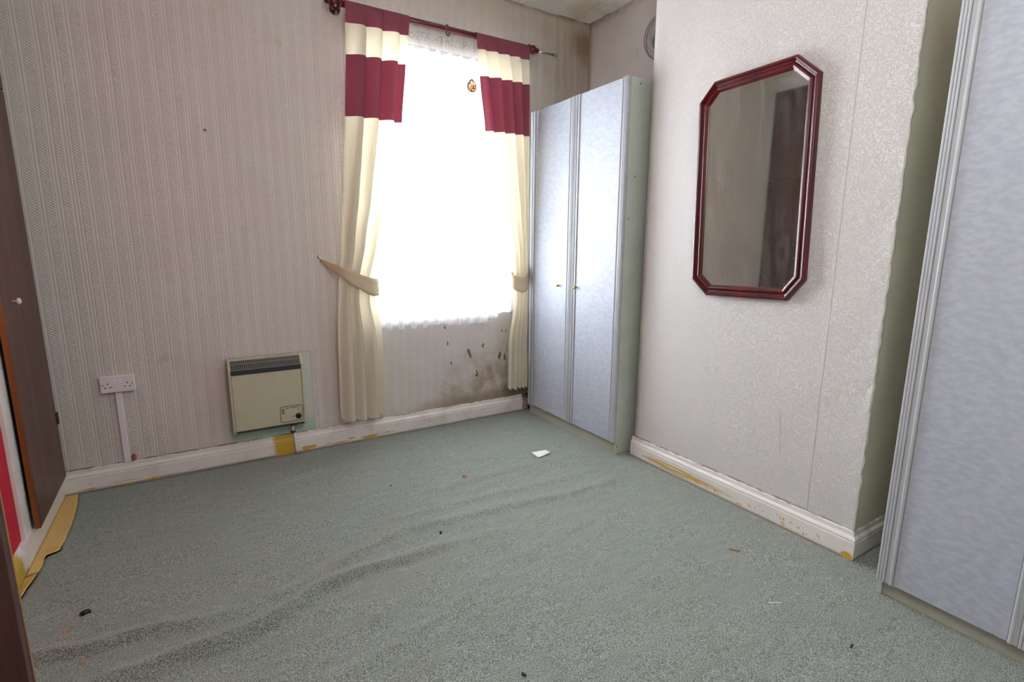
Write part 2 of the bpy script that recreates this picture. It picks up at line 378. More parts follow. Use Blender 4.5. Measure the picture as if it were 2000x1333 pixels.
M['boards'] = m_wood('floor_boards', lin(70, 54, 40), lin(98, 76, 56), 0.8, 0)
k = N('yellow_underlay', 0.8, 0.2)
c = k.mix(k.noise(12, 4), lin(206, 170, 104), lin(220, 186, 118)); c = k.mix(k.math('MULTIPLY', k.blob((-.66, -.80, 0), (.03, .015, 1), .5, .4, 30), .7), c, lin(110, 66, 50))
k.col(c); k.bump(k.noise(150, 2), 0.3, 0.001); M['underlay'] = k.m

# ------------------------------------------------------------------ object helpers
def obj(name, bm, mat, parent=None, smooth=False, bevel=0.0, recalc=True):
    if recalc: bmesh.ops.recalc_face_normals(bm, faces=bm.faces)
    me = bpy.data.meshes.new(name); bm.to_mesh(me); bm.free()
    for m in (mat if isinstance(mat, list) else [mat]): me.materials.append(m)
    if smooth: me.polygons.foreach_set('use_smooth', [True]*len(me.polygons))
    o = bpy.data.objects.new(name, me); COL.objects.link(o)
    if parent is not None: o.parent = parent
    if bevel:
        b = o.modifiers.new('bevel', 'BEVEL'); b.width = bevel; b.segments = 2; b.limit_method = 'ANGLE'
    return o
def thing(name, label, cat, loc=(0, 0, 0), group=None):
    o = bpy.data.objects.new(name, None); COL.objects.link(o); o.location = (0, 0, 0)
    o['label'] = label; o['category'] = cat
    if group: o['group'] = group
    o.empty_display_size = 0.05
    return o
def tag(o, label, cat, group=None, kind=None):
    o['label'] = label; o['category'] = cat
    if group: o['group'] = group
    if kind: o['kind'] = kind
    return o
def struct(o): o['kind'] = 'structure'; return o
def box(bm, x0, x1, y0, y1, z0, z1, mi=0):
    v = [bm.verts.new(p) for p in [(x0, y0, z0), (x1, y0, z0), (x1, y1, z0), (x0, y1, z0), (x0, y0, z1), (x1, y0, z1), (x1, y1, z1), (x0, y1, z1)]]
    for f in [(0, 3, 2, 1), (4, 5, 6, 7), (0, 1, 5, 4), (1, 2, 6, 5), (2, 3, 7, 6), (3, 0, 4, 7)]:
        bm.faces.new([v[i] for i in f]).material_index = mi
    return v
def B(*a): bm = bmesh.new(); box(bm, *a); return bm
def tube(bm, pts, r, n=8, caps=True, radii=None):
    rings = []
    for i, p in enumerate(pts):
        p = Vector(p)
        a = Vector(pts[max(i-1, 0)]); b = Vector(pts[min(i+1, len(pts)-1)])
        d = (b-a).normalized(); ref = Vector((0, 0, 1)) if abs(d.z) < 0.9 else Vector((1, 0, 0))
        s1 = d.cross(ref).normalized(); s2 = s1.cross(d)
        rr = radii[i] if radii else r
        rings.append([bm.verts.new(p + (s1*math.cos(t)+s2*math.sin(t))*rr) for t in [2*math.pi*j/n for j in range(n)]])
    for a, b in zip(rings, rings[1:]):
        for j in range(n): bm.faces.new([a[j], a[(j+1) % n], b[(j+1) % n], b[j]])
    if caps: bm.faces.new(rings[0][::-1]); bm.faces.new(rings[-1])
def ring(bm, c, R, r, u, v, n=24, m=8):
    c, u, v = Vector(c), Vector(u).normalized(), Vector(v).normalized(); wv = u.cross(v)
    g = []
    for i in range(n):
        a = 2*math.pi*i/n; d = u*math.cos(a)+v*math.sin(a)
        g.append([bm.verts.new(c + d*(R + r*math.cos(2*math.pi*j/m)) + wv*r*math.sin(2*math.pi*j/m)) for j in range(m)])
    for i in range(n):
        for j in range(m): bm.faces.new([g[i][j], g[(i+1) % n][j], g[(i+1) % n][(j+1) % m], g[i][(j+1) % m]])
def prism(bm, poly, axis, a0, a1, mi=0):
    """poly = 2D points in the plane normal to axis (0:x -> (y,z), 1:y -> (x,z), 2:z -> (x,y))"""
    def P(p, t): return [(t, p[0], p[1]), (p[0], t, p[1]), (p[0], p[1], t)][axis]
    A = [bm.verts.new(P(p, a0)) for p in poly]; Bv = [bm.verts.new(P(p, a1)) for p in poly]
    n = len(poly)
    for i in range(n): bm.faces.new([A[i], A[(i+1) % n], Bv[(i+1) % n], Bv[i]]).material_index = mi
    bm.faces.new(A[::-1]).material_index = mi; bm.faces.new(Bv).material_index = mi
def grid(bm, nu, nv, fn, mi=0):
    V = [[bm.verts.new(fn(i/nu, j/nv)) for j in range(nv+1)] for i in range(nu+1)]
    for i in range(nu):
        for j in range(nv): bm.faces.new([V[i][j], V[i+1][j], V[i+1][j+1], V[i][j+1]]).material_index = mi
    return V
def interp(tab, t):
    tab = sorted(tab)
    if t <= tab[0][0]: return tab[0][1]
    for (a, va), (b, vb) in zip(tab, tab[1:]):
        if t <= b:
            s = (t-a)/(b-a); s = s*s*(3-2*s)*0.35 + s*0.65
            return va + (vb-va)*s
    return tab[-1][1]

# ------------------------------------------------------------------ room shell
XL, XR, XC, HC, YB = -0.700, 2.750, 2.271, 2.966, -4.30
C1, C2 = -1.1486, -2.424
WX0, WX1, WZ0, WZ1 = 0.93, 2.055, 0.80, 2.50
bm = bmesh.new()      # window wall: solid around the opening, 0.28 m deep reveal
box(bm, XL-0.15, WX0, 0, 0.28, -0.02, HC+0.1); box(bm, WX1, XR+0.15, 0, 0.28, -0.02, HC+0.1)
box(bm, WX0, WX1, 0, 0.28, -0.02, WZ0); box(bm, WX0, WX1, 0, 0.28, WZ1, HC+0.1)
struct(obj('wall_back', bm, M['wall_back']))
struct(obj('wall_right', B(XR, XR+0.15, YB-0.15, 0, -0.02, HC+0.1), M['alc']))
struct(obj('wall_left', B(XL-0.15, XL, YB-0.15, 0, -0.02, HC+0.1), M['red']))
struct(obj('wall_front', B(XL, XR, YB-0.15, YB, -0.02, HC+0.1), M['plain_wall']))
struct(obj('ceiling', B(XL-0.15, XR+0.15, YB-0.15, 0.28, HC, HC+0.1), M['ceil']))
struct(obj('floor', B(XL-0.15, XR+0.15, YB-0.15, 0.28, -0.12, -0.02), M['boards']))
# chimney breast front: wallpapered, lumpy along its right corner
bm = bmesh.new()
def cf(u, v):
    y = C1 + (C2-C1)*(1-(1-u)**1.6); z = -0.02 + (HC+0.02)*v
    e = max(0, 1-(y-C2)/0.05)
    lump = noise.noise(Vector((y*30, z*16, 3)))*0.006*e + noise.noise(Vector((y*9, z*5, 8)))*0.0022
    yy = y - (0.004*e if u == 1 else 0) + (noise.noise(Vector((1, z*22, 4)))*0.007 - 0.002 if u == 1 else 0)
    return (XC + lump - 0.003*e, yy, z)
V = grid(bm, 60, 300, cf)
V2 = [bm.verts.new((XC+0.02, v.co.y+0.006, v.co.z)) for v in V[-1]]
for j in range(300): bm.faces.new([V[-1][j], V2[j], V2[j+1], V[-1][j+1]])
V3 = [bm.verts.new((XC+0.02, C1, v.co.z)) for v in V[0]]
for j in range(300):
    bm.faces.new([V[0][j], V[0][j+1], V3[j+1], V3[j]]); bm.faces.new([V2[j], V3[j], V3[j+1], V2[j+1]])
struct(obj('wall_chimney', bm, M['chim'], smooth=True))
# body of the breast with smooth painted returns, corner slightly rounded
bm = bmesh.new()
R_ = 0.018
poly = [(XC+0.022, C1)] + [(XR, C1), (XR, C2)] + [(XC+0.004+R_-R_*math.sin(a), C2+R_-R_*math.cos(a)) for a in [math.pi/2*i/8 for i in range(9)]] + [(XC+0.022, C2+0.03)]
prism(bm, poly, 2, -0.02, HC)
struct(obj('wall_alcove', bm, M['return']))

# skirting boards
PROF = [(0, -0.018), (0.020, -0.018), (0.020, 0.078), (0.0175, 0.083), (0.0195, 0.088), (0.0165, 0.096), (0.010, 0.103), (0.0085, 0.112), (0.0085, 0.121), (0.006, 0.125), (0, 0.125)]
def skirt(name, p0, p1, nrm, mat, scale=1.0, zs=1.0, miter0=0, miter1=0):
    bm = bmesh.new(); p0, p1, nrm = Vector(p0), Vector(p1), Vector(nrm); d = (p1-p0).normalized()
    A, Bq = [], []
    for (t, z) in PROF:
        t *= scale; zz = z*zs if z > 0 else z
        A.append(bm.verts.new(p0 + nrm*t - d*t*miter0 + Vector((0, 0, zz)))); Bq.append(bm.verts.new(p1 + nrm*t + d*t*miter1 + Vector((0, 0, zz))))
    n = len(PROF)
    for i in range(n): bm.faces.new([A[i], A[(i+1) % n], Bq[(i+1) % n], Bq[i]])
    bm.faces.new(A[::-1]); bm.faces.new(Bq)
    return struct(obj(name, bm, mat, bevel=0.0015))
W1 = [((0.385, 0, 0.07), (0.075, 1, 0.16), 1.2, (12, 12, 12)), ((-0.40, 0, 0.012), (0.26, 1, 0.018), 0.06, (9, 9, 80)), ((0.0, 0, 0.012), (0.25, 1, 0.015), -0.05, (9, 9, 60))]
W2 = [((0.80, 0, 0.020), (0.35, 1, 0.028), 0.05, (9, 9, 70)), ((0.53, 0, 0.02), (0.06, 1, 0.02), 0.2, (12, 12, 50)), ((1.45, 0, 0.03), (0.3, 1, 0.03), -0.08, (12, 12, 60))]
W3 = [((XC, -1.53, 0.036), (1, 0.36, 0.024), 0.24, (4, 2.2, 130)), ((XC, -1.85, 0.030), (1, 0.28, 0.022), -0.04, (26, 26, 70)), ((XC, -2.15, 0.035), (1, 0.25, 0.035), -0.06, (50, 50, 50)), ((XC, -2.42, 0.015), (1, 0.03, 0.02), .4, (30, 30, 30))]
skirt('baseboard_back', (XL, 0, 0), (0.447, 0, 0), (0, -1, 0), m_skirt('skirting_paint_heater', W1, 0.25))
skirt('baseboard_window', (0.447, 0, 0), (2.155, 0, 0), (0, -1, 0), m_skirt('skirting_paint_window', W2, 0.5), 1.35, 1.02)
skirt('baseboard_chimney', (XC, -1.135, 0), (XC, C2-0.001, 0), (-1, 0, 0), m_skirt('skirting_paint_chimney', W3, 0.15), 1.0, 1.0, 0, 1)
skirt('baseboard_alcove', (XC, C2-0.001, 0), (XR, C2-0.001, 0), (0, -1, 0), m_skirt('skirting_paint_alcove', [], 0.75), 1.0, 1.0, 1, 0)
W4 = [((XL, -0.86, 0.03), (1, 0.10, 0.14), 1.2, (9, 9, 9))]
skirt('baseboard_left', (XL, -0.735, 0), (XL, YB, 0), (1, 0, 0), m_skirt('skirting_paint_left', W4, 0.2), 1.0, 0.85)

# ------------------------------------------------------------------ window
wn = struct(obj('window_1', bmesh.new(), M['upvc']))
bm = bmesh.new(); Y0, Y1 = 0.15, 0.21
f_ = 0.06
box(bm, WX0, WX0+f_, Y0, Y1, WZ0, WZ1); box(bm, WX1-f_, WX1, Y0, Y1, WZ0, WZ1)
box(bm, WX0+f_, WX1-f_, Y0, Y1, WZ0, WZ0+f_); box(bm, WX0+f_, WX1-f_, Y0, Y1, WZ1-f_, WZ1)
box(bm, WX0+f_, WX1-f_, Y0+0.005, Y1, 1.98, 2.03)
obj('window_frame', bm, M['upvc'], wn, bevel=0.004)
bm = bmesh.new(); box(bm, WX0+f_, WX1-f_, 0.178, 0.184, WZ0+f_, 1.98); box(bm, WX0+f_, WX1-f_, 0.178, 0.184, 2.03, WZ1-f_)
obj('window_pane', bm, M['glass'], wn)
obj('window_sill', B(WX0, WX1, 0.002, 0.15, WZ0, WZ0+0.02), M['white'], wn, bevel=0.004)

# ------------------------------------------------------------------ carpet
def seg_ridge(x, y, pts, wd, h, skew=0.5):
    best = 1e9; s = 0; tt = 0
    L = 0
    for (a, b) in zip(pts, pts[1:]):
        ax, ay = a; bx, by = b; dx, dy = bx-ax, by-ay; l2 = dx*dx+dy*dy
        t = max(0, min(1, ((x-ax)*dx+(y-ay)*dy)/l2)); px, py = ax+dx*t, ay+dy*t
        d = math.hypot(x-px, y-py)
        if d < best:
            best = d; s = 1 if (y-py) > 0 else -1
    q = best*s/wd
    if abs(q) > 2.5: return 0
    # steep on the near side (-y), gentle behind
    return h*math.exp(-(q/(1.0 if s > 0 else 0.55))**2)
RA = [(-0.62, -1.70), (-0.348, -1.60), (-0.244, -1.595), (-0.138, -1.590), (-0.01, -1.600), (0.148, -1.570), (0.293, -1.485), (0.424, -1.460), (0.548, -1.455), (0.80, -1.455), (1.07, -1.48), (1.25, -1.50)]
RB = [(-0.62, -1.355), (-0.50, -1.370), (-0.41, -1.400), (-0.332, -1.400), (-0.227, -1.410), (-0.08, -1.445), (0.08, -1.46)]
RC = [(0.184, -1.44), (0.482, -1.315), (0.738, -1.24), (0.98, -1.28), (1.25, -1.30), (1.54, -1.35), (1.9, -1.36)]
RD = [(0.75, -1.13), (1.1, -1.14), (1.5, -1.17), (1.8, -1.20)]
RE = [(1.0, -0.95), (1.5, -0.93), (1.95, -0.96)]
RF = [(0.2, -1.95), (0.6, -1.86), (1.0, -1.70), (1.5, -1.62)]
def carpet_h(x, y):
    h = 0
    h += seg_ridge(x, y, RA, 0.044, 0.040*(0.85+0.4*noise.noise(Vector((x*3, y*3, 0))))*max(0.0, min(1, (1.25-x)/1.0)))
    h += seg_ridge(x, y, RB, 0.040, 0.027*max(0, min(1, (0.1-x)/0.3)))
    h += seg_ridge(x, y, RC, 0.045, 0.012)
    h += seg_ridge(x, y, RD, 0.04, 0.007)
    h += seg_ridge(x, y, RE, 0.05, 0.007)
    h += seg_ridge(x, y, RF, 0.05, 0.006)
    h += noise.noise(Vector((x*1.6, y*6, 5)))*0.0042 + noise.noise(Vector((x*7, y*16, 2)))*0.0016
    # small dents: furniture feet and a lifted square flap
    for (cx, cyy, r, dd) in [(.623, -1.494, .018, -.003), (1.40, -2.13, .016, -.004), (1.42, -2.17, .012, -.004), (1.33, -2.33, .014, -.004), (1.37, -2.34, .012, -.004), (1.36, -1.43, .018, -.003), (.60, -1.77, .018, -.004), (.64, -1.70, .015, -.003), (.50, -1.69, .02, .003), (1.41, -1.44, .012, -.002)]:
        h += 1.7*dd*math.exp(-((x-cx)**2+(y-cyy)**2)/(r*r))
    if 0.405 < x < 0.465 and -1.75 < y < -1.685: h += 0.010*(x-0.405)/0.06
    e = min(x+0.640, -0.02-y, 1)*14
    ee = max(0, min(1, e))
    # flat under the wardrobes
    if x > 1.95: ee *= max(0, min(1, (2.1-x)/0.15))
    return h*ee
bm = bmesh.new()
CX1 = XR
UEDGE = [(-1.20, -0.678), (-1.06, -0.676), (-0.93, -0.655), (-0.80, -0.642), (-0.70, -0.640), (-0.665, -0.640), (-0.645, -0.600), (-0.40, -0.598), (-0.2, -0.607), (-0.02, -0.625)]
def cfn(u, v):
    y = YB + (-0.021-YB)*v
    xl = interp(UEDGE, y) + 0.003*noise.noise(Vector((2, y*18, 0))) + 0.001
    x = xl + (CX1-xl)*u
    return (x, y, carpet_h(x, y) - 0.0005)
V = grid(bm, 290, 400, cfn)
bmesh.ops.delete(bm, geom=[f for f in bm.faces if f.calc_center_median().x > XC+0.03 and C2+0.03 < f.calc_center_median().y < C1-0.03], context='FACES')
for edge in ([V[i][-1] for i in range(len(V))], V[0]):
    low = [bm.verts.new((v.co.x, v.co.y, -0.008)) for v in edge]
    for i in range(len(edge)-1): bm.faces.new([edge[i], edge[i+1], low[i+1], low[i]])
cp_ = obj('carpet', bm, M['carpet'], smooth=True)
tag(cp_, 'rucked grey-green fitted carpet covering the room floor', 'carpet')
# yellow underlay strip showing at the left wall
bm = bmesh.new()
def uf(u, v):
    y = -0.022 - 1.03*v
    xr = interp(UEDGE, y)
    xr += 0.003*noise.noise(Vector((2, y*18, 0)))
    x = -0.679 + (xr+0.679)*u
    z = 0.001 + 0.004*max(0, noise.noise(Vector((x*12, y*6, 0)))) + (0.010*u if -0.70 < y < -0.60 else 0)
    if y < -0.75: z += 0.012*math.sin(min(1, (-0.75-y)/0.3)*math.pi)*u
    return (x, y, z)
V = grid(bm, 8, 120, uf)
o = obj('carpet_underlay', bm, M['underlay'], smooth=True)
sm = o.modifiers.new('thick', 'SOLIDIFY'); sm.thickness = 0.005; sm.offset = 1
tag(o, 'narrow strip of yellow underlay exposed along the left wall', 'underlay')

# ------------------------------------------------------------------ built-in cupboard, left wall
cb = thing('built_in_cupboard', 'built-in cupboard with brown doors in a white frame on the left wall', 'cupboard')
bm = bmesh.new()
FX = -0.684
box(bm, XL, FX, -0.035, -0.002, 0.13, HC); box(bm, XL, FX, -0.690, -0.600, 0.088, HC)
box(bm, XL, FX, -0.600, -0.035, 2.84, HC)
obj('cupboard_frame', bm, M['white'], cb, bevel=0.002)
bm = bmesh.new(); box(bm, XL, FX+0.004, -0.735, -0.021, -0.018, 0.108); obj('base_rail', bm, M['white'], cb, bevel=0.002)
def leaf(name, z0, z1, ajar, parent):
    bm = bmesh.new(); h0 = Vector((FX+0.001, -0.018, 0)); a = ajar; L = 0.595; T = 0.020
    d = Vector((math.sin(a), -math.cos(a), 0)); n = Vector((math.cos(a), math.sin(a), 0))
    pts = [h0, h0+d*L, h0+d*L+n*T, h0+n*T]
    lo = [bm.verts.new((p.x, p.y, z0)) for p in pts]; hi = [bm.verts.new((p.x, p.y, z1)) for p in pts]
    bm.faces.new(lo[::-1]); bm.faces.new(hi)
    for i in range(4):
        f = bm.faces.new([lo[i], lo[(i+1) % 4], hi[(i+1) % 4], hi[i]]); f.material_index = 1 if i == 1 else 0
    o = obj(name, bm, [M['brown'], M['orange']], parent, bevel=0.0015)
    return o, h0, d, n, T
dl, h0, d_, n_, T_ = leaf('lower_door', 0.110, 1.976, 0.018, cb)
du, *_ = leaf('upper_door', 1.982, 2.835, 0.004, cb)
bm = bmesh.new(); kp = h0 + d_*0.44 + n_*T_ + Vector((0, 0, 1.062))
pr = [(0, .005), (.010, .005), (.014, .011), (.020, .014), (.025, .012), (.028, .005)]
tube(bm, [kp + n_*a for a, _ in pr], 0, 16, True, [b for _, b in pr]); obj('knob', bm, M['pwhite'], dl, smooth=True)
bm = bmesh.new(); tube(bm, [(h0.x+0.022, -0.016, z) for z in (0.395, 0.455)], 0.005, 8); box(bm, h0.x+0.0205, h0.x+0.024, -0.035, -0.016, 0.395, 0.455)
obj('hinge', bm, M['brown_metal'], dl)
# door leaf standing open in the left foreground
fd = thing('open_door', 'dark brown door leaf standing open in the left foreground', 'door')
bm = bmesh.new(); box(bm, XL+0.002, -0.3505, -2.120, -2.086, 0.02, 1.98); obj('door_leaf', bm, M['dark'], fd, bevel=0.002)
bm = bmesh.new(); box(bm, -0.3505, -0.3488, -2.091, -2.088, 0.02, 1.98); obj('edge_lipping', bm, M['ply'], fd)
bm = bmesh.new()
for z in (0.25, 1.7): tube(bm, [(XL+0.010, -2.082, z), (XL+0.010, -2.082, z+0.07)], 0.006, 8)
obj('hinge', bm, M['brown_metal'], fd)

# ------------------------------------------------------------------ socket, trunking
sk = thing('double_socket', 'white double plug socket on the window wall near the left corner', 'socket')
sx0, sx1, sz0, sz1 = -0.474, -0.324, 0.526, 0.614
obj('back_box', B(sx0+0.002, sx1-0.002, -0.020, 0, sz0+0.002, sz1-0.002), M['pwhite'], sk, bevel=0.002)
pf = obj('face_plate', B(sx0, sx1, -0.031, -0.020, sz0, sz1), M['pwhite'], sk, bevel=0.004)
bm = bmesh.new(); scx = (sx0+sx1)/2
def hole(cx, cz, wx, wz): bm = bmesh.new(); box(bm, cx-wx/2, cx+wx/2, -0.0316, -0.0300, cz-wz/2, cz+wz/2); obj('pin_hole', bm, M['black'], pf)
for s in (-1, 1):
    cx = scx + s*0.0415
    hole(cx-0.0 , sz0+0.049, 0.0045, 0.009); hole(cx-0.0115, sz0+0.029, 0.0078, 0.0048); hole(cx+0.0115, sz0+0.029, 0.0078, 0.0048)
bm.free()
for s in (-1, 1):
    bm = bmesh.new(); prism(bm, [(-0.0308, sz0+0.052), (-0.0355, sz0+0.053), (-0.032, sz0+0.071), (-0.0308, sz0+0.071)], 0, scx+s*0.0105-0.0065, scx+s*0.0105+0.0065)
    obj('rocker_switch', bm, M['pwhite'], pf, bevel=0.0007)
    bm = bmesh.new(); tube(bm, [(scx+s*0.0625, -0.0300, sz0+0.043), (scx+s*0.0625, -0.0318, sz0+0.043)], 0.0032, 10); obj('screw', bm, M['metal'], pf)
bm = bmesh.new(); prism(bm, [(-0.418, 0), (-0.418, -0.013), (-0.415, -0.016), (-0.393, -0.016), (-0.390, -0.013), (-0.390, 0)], 2, 0.126, sz0)
tr_ = obj('cable_trunking', bm, M['pwhite']); tag(tr_, 'white plastic cable trunking running down from the double socket to the skirting', 'trunking')
bm = bmesh.new(); bmesh.ops.create_icosphere(bm, subdivisions=3, radius=1)
for v in bm.verts:
    n = noise.noise(v.co*2.2)*0.35+1; v.co = Vector((v.co.x*0.011*n, v.co.y*0.004*n, v.co.z*0.020*n)) + Vector((-0.374, -0.004, 0.146))
o = obj('plaster_chunk', bm, M['plaster'], smooth=True); tag(o, 'small brown lump of broken plaster beside the foot of the cable trunking', 'plaster')

# ------------------------------------------------------------------ panel heater
ht = thing('panel_heater', 'cream wall-mounted electric panel heater with dark top grille', 'heater')
hx0, hx1, hz0, hz1, hy = 0.112, 0.512, 0.205, 0.640, -0.098
bm = bmesh.new()   # casing: side profile extruded
casep = [(0, hz0+0.004), (-0.088, hz0+0.004), (hy, hz0+0.020), (hy, hz1-0.052), (-0.060, hz1-0.003), (-0.052, hz1), (0, hz1)]
prism(bm, casep, 0, hx0+0.004, hx1-0.004)
obj('casing', bm, M['heater'], ht, bevel=0.003)
for a, b in ((hx0, hx0+0.012), (hx1-0.012, hx1)):
    bm = bmesh.new(); prism(bm, [(y-0.003 if y < -0.01 else 0, z + (0.002 if z > 0.5 else -0.002)) for (y, z) in casep], 0, a, b); obj('end_cap', bm, M['heater'], ht, bevel=0.002)
# seams beside the front panel
bm = bmesh.new(); box(bm, hx0+0.0125, hx0+0.0140, hy-0.0006, hy+0.001, hz0+0.02, hz1-0.08); obj('panel_seam', bm, M['hseam'], ht); bm = bmesh.new(); box(bm, hx1-0.0140, hx1-0.0125, hy-0.0006, hy+0.001, hz0+0.02, hz1-0.08)
obj('panel_seam', bm, M['hseam'], ht)
# dark strip and grille on the slope
bm = bmesh.new(); box(bm, hx0+0.012, hx1-0.012, hy-0.0035, hy, hz1-0.080, hz1-0.052)
obj('dark_strip', bm, M['navy'], ht, bevel=0.001)
sd = Vector((0, (-0.060-hy), 0.049)); sn = Vector((0, -0.049, -(hy+0.060))).normalized(); sn = Vector((0, -sd.z, sd.y)).normalized()
base_ = Vector((0, hy, hz1-0.052))
def onslope(x, t, o): return Vector((x, 0, 0)) + base_ + sd*t + sn*o
bm = bmesh.new()
lo = [onslope(hx0+0.012, 0, 0.0), onslope(hx1-0.012, 0, 0.0), onslope(hx1-0.012, 1, 0.0), onslope(hx0+0.012, 1, 0.0)]
a = [bm.verts.new(p) for p in lo]; b = [bm.verts.new(p+sn*0.0022) for p in lo]
bm.faces.new(b)
for i in range(4): bm.faces.new([a[i], a[(i+1) % 4], b[(i+1) % 4], b[i]])
gr = obj('top_grille', bm, M['grille'], ht)
bm = bmesh.new(); ns = 34
for i in range(ns):
    cx = hx0+0.022 + (hx1-hx0-0.044)*i/(ns-1); hw = 0.0028
    for (t0, t1) in ((0.06, 0.58), (0.70, 0.93)):
        q = [onslope(cx-hw, t0, 0.0020), onslope(cx+hw, t0, 0.0020), onslope(cx+hw, t1, 0.0020), onslope(cx-hw, t1, 0.0020)]
        a = [bm.verts.new(p) for p in q]; b = [bm.verts.new(p+sn*0.0006) for p in q]; bm.faces.new(b)
        for j in range(4): bm.faces.new([a[j], a[(j+1) % 4], b[(j+1) % 4], b[j]])
obj('grille_slots', bm, M['black'], gr)
bm = bmesh.new(); nb = 40
for i in range(nb):
    cx = hx0+0.020 + (hx1-hx0-0.040)*i/(nb-1)
    q = [(cx-0.003, -0.0885, hz0+0.0035), (cx+0.003, -0.0885, hz0+0.0035), (cx+0.003, hy-0.0003, hz0+0.0185), (cx-0.003, hy-0.0003, hz0+0.0185)]
    a = [bm.verts.new(Vector(p)+Vector((0, -0.0015, -0.0008))) for p in q]; b = [bm.verts.new(p) for p in q]; bm.faces.new(a)
    for j in range(4): bm.faces.new([a[j], a[(j+1) % 4], b[(j+1) % 4], b[j]])
obj('bottom_slots', bm, M['black'], ht)
# control plate outline, marks, knob, writing
px0, px1, pz0, pz1 = 0.366, 0.494, 0.236, 0.336; yy = hy-0.0012
def rrect(x0, x1, z0, z1, r, n=5):
    P = []
    for (cx, cz, a0) in ((x1-r, z1-r, 0), (x0+r, z1-r, 90), (x0+r, z0+r, 180), (x1-r, z0+r, 270)):
        for i in range(n+1): a = math.radians(a0+90*i/n); P.append((cx+r*math.cos(a), cz+r*math.sin(a)))
    return P
bm = bmesh.new(); o1 = rrect(px0, px1, pz0, pz1, 0.012); i1 = rrect(px0+0.0028, px1-0.0028, pz0+0.0028, pz1-0.0028, 0.0095)
A = [[bm.verts.new((x, yy, z)) for x, z in o1], [bm.verts.new((x, yy, z)) for x, z in i1], [bm.verts.new((x, hy+0.001, z)) for x, z in o1], [bm.verts.new((x, hy+0.001, z)) for x, z in i1]]
for i in range(len(o1)):
    j = (i+1) % len(o1)
    bm.faces.new([A[0][i], A[0][j], A[1][j], A[1][i]]); bm.faces.new([A[0][i], A[2][i], A[2][j], A[0][j]]); bm.faces.new([A[1][i], A[1][j], A[3][j], A[3][i]])
cpn = obj('control_panel_outline', bm, M['hseam'], ht)
bm = bmesh.new()
for i in range(3): box(bm, px0+0.009, px0+0.024, hy-0.0012, hy+0.001, pz1-0.022-0.0115*i, pz1-0.0165-0.0115*i)
obj('indicator_bars', bm, M['black'], ht)
bm = bmesh.new(); kc = Vector((0.468, hy, 0.266)); pr = [(0, .0175), (.004, .0175), (.006, .0145), (.016, .0135), (.018, .011)]
tube(bm, [kc + Vector((0, -a, 0)) for a, _ in pr], 0, 24, True, [b for _, b in pr]); obj('thermostat_knob', bm, M['black'], ht, smooth=False)
def text(body, x, z, size, parent, name, mat):
    cu = bpy.data.curves.new(name, 'FONT'); cu.body = body; cu.size = size; cu.extrude = 0.0004
    cu.materials.append(mat)
    t_ = bpy.data.objects.new('t_', cu); COL.objects.link(t_)
    me = bpy.data.meshes.new_from_object(t_.evaluated_get(bpy.context.evaluated_depsgraph_get())); bpy.data.objects.remove(t_); bpy.data.curves.remove(cu)
    me.name = name; me.transform(Matrix.Translation((x, hy-0.0006, z)) @ Matrix.Rotation(math.pi/2, 4, 'X'))
    o = bpy.data.objects.new(name, me); COL.objects.link(o); o.parent = parent; return o
text('Panel THERMOSTAT', px0+0.030, pz1-0.0165, 0.0092, ht, 'lettering', M['hseam'])
text('°C', 0.463, 0.300, 0.012, ht, 'lettering', M['hseam']); text('OFF', 0.427, 0.263, 0.008, ht, 'lettering', M['hseam'])
bm = bmesh.new(); tube(bm, [(0.438, -0.03, 0.222), (0.438, -0.034, 0.20), (0.440, -0.030, 0.17), (0.440, -0.030, 0.150)], 0.0085, 12); hc = obj('cable_outlet', bm, M['pwhite'], ht, smooth=True)
bm = bmesh.new(); tube(bm, [(0.440, -0.030, 0.152), (0.440, -0.030, 0.142)], 0.013, 12); obj('cable_collar', bm, M['black'], ht, smooth=True); bm = bmesh.new(); tube(bm, [(0.438, -0.034, 0.193), (0.438, -0.034, 0.188)], 0.0125, 12); obj('cable_collar', bm, M['black'], ht, smooth=True); bm = bmesh.new()
tube(bm, [(0.438, -0.03, 0.2), (0.455, -0.03, 0.185), (0.478, -0.03, 0.192), (0.488, -0.03, 0.215)], 0.0018, 6)
obj('earth_wire', bm, M['black'], ht, smooth=True)
bm = bmesh.new(); tube(bm, [(0.444, -0.036, 0.145), (0.446, -0.0375, 0.10), (0.447, -0.0375, 0.04), (0.452, -0.036, 0.004)], 0.0045, 8); obj('power_cable', bm, M['pwhite'], ht, smooth=True)

# ------------------------------------------------------------------ curtain pole
RZ, RY, RR = 2.652, -0.100, 0.0180
cpole = thing('curtain_pole', 'mahogany curtain pole across the top of the window', 'curtain pole')
bm = bmesh.new(); tube(bm, [(0.84, RY, RZ), (2.13, RY, RZ)], RR, 20); obj('pole', bm, M['pole'], cpole, smooth=True)
def turned(name, x0, s, mat):
    pr = [(0, .017), (.004, .026), (.012, .028), (.018, .020), (.024, .018), (.030, .026), (.044, .031), (.058, .026), (.064, .014), (.070, .016), (.080, .019), (.090, .014), (.095, .004)]
    bm = bmesh.new(); tube(bm, [(x0+s*a, RY, RZ) for a, _ in pr], 0, 20, True, [b for _, b in pr]); return obj(name, bm, mat, cpole, smooth=True)
turned('finial', 2.118, 1, M['mahog']); turned('finial', 0.852, -1, M['mahog'])
bm = bmesh.new(); tube(bm, [(2.205, RY, RZ), (2.355, RY, RZ)], 0.0075, 12); obj('inner_rod', bm, M['metal'], cpole, smooth=True)
bm = bmesh.new(); pr = [(0, .006), (.003, .011), (.012, .014), (.021, .011), (.025, .004)]; tube(bm, [(2.350+a, RY, RZ) for a, _ in pr], 0, 14, True, [b for _, b in pr]); obj('rod_end', bm, M['metal'], cpole, smooth=True)
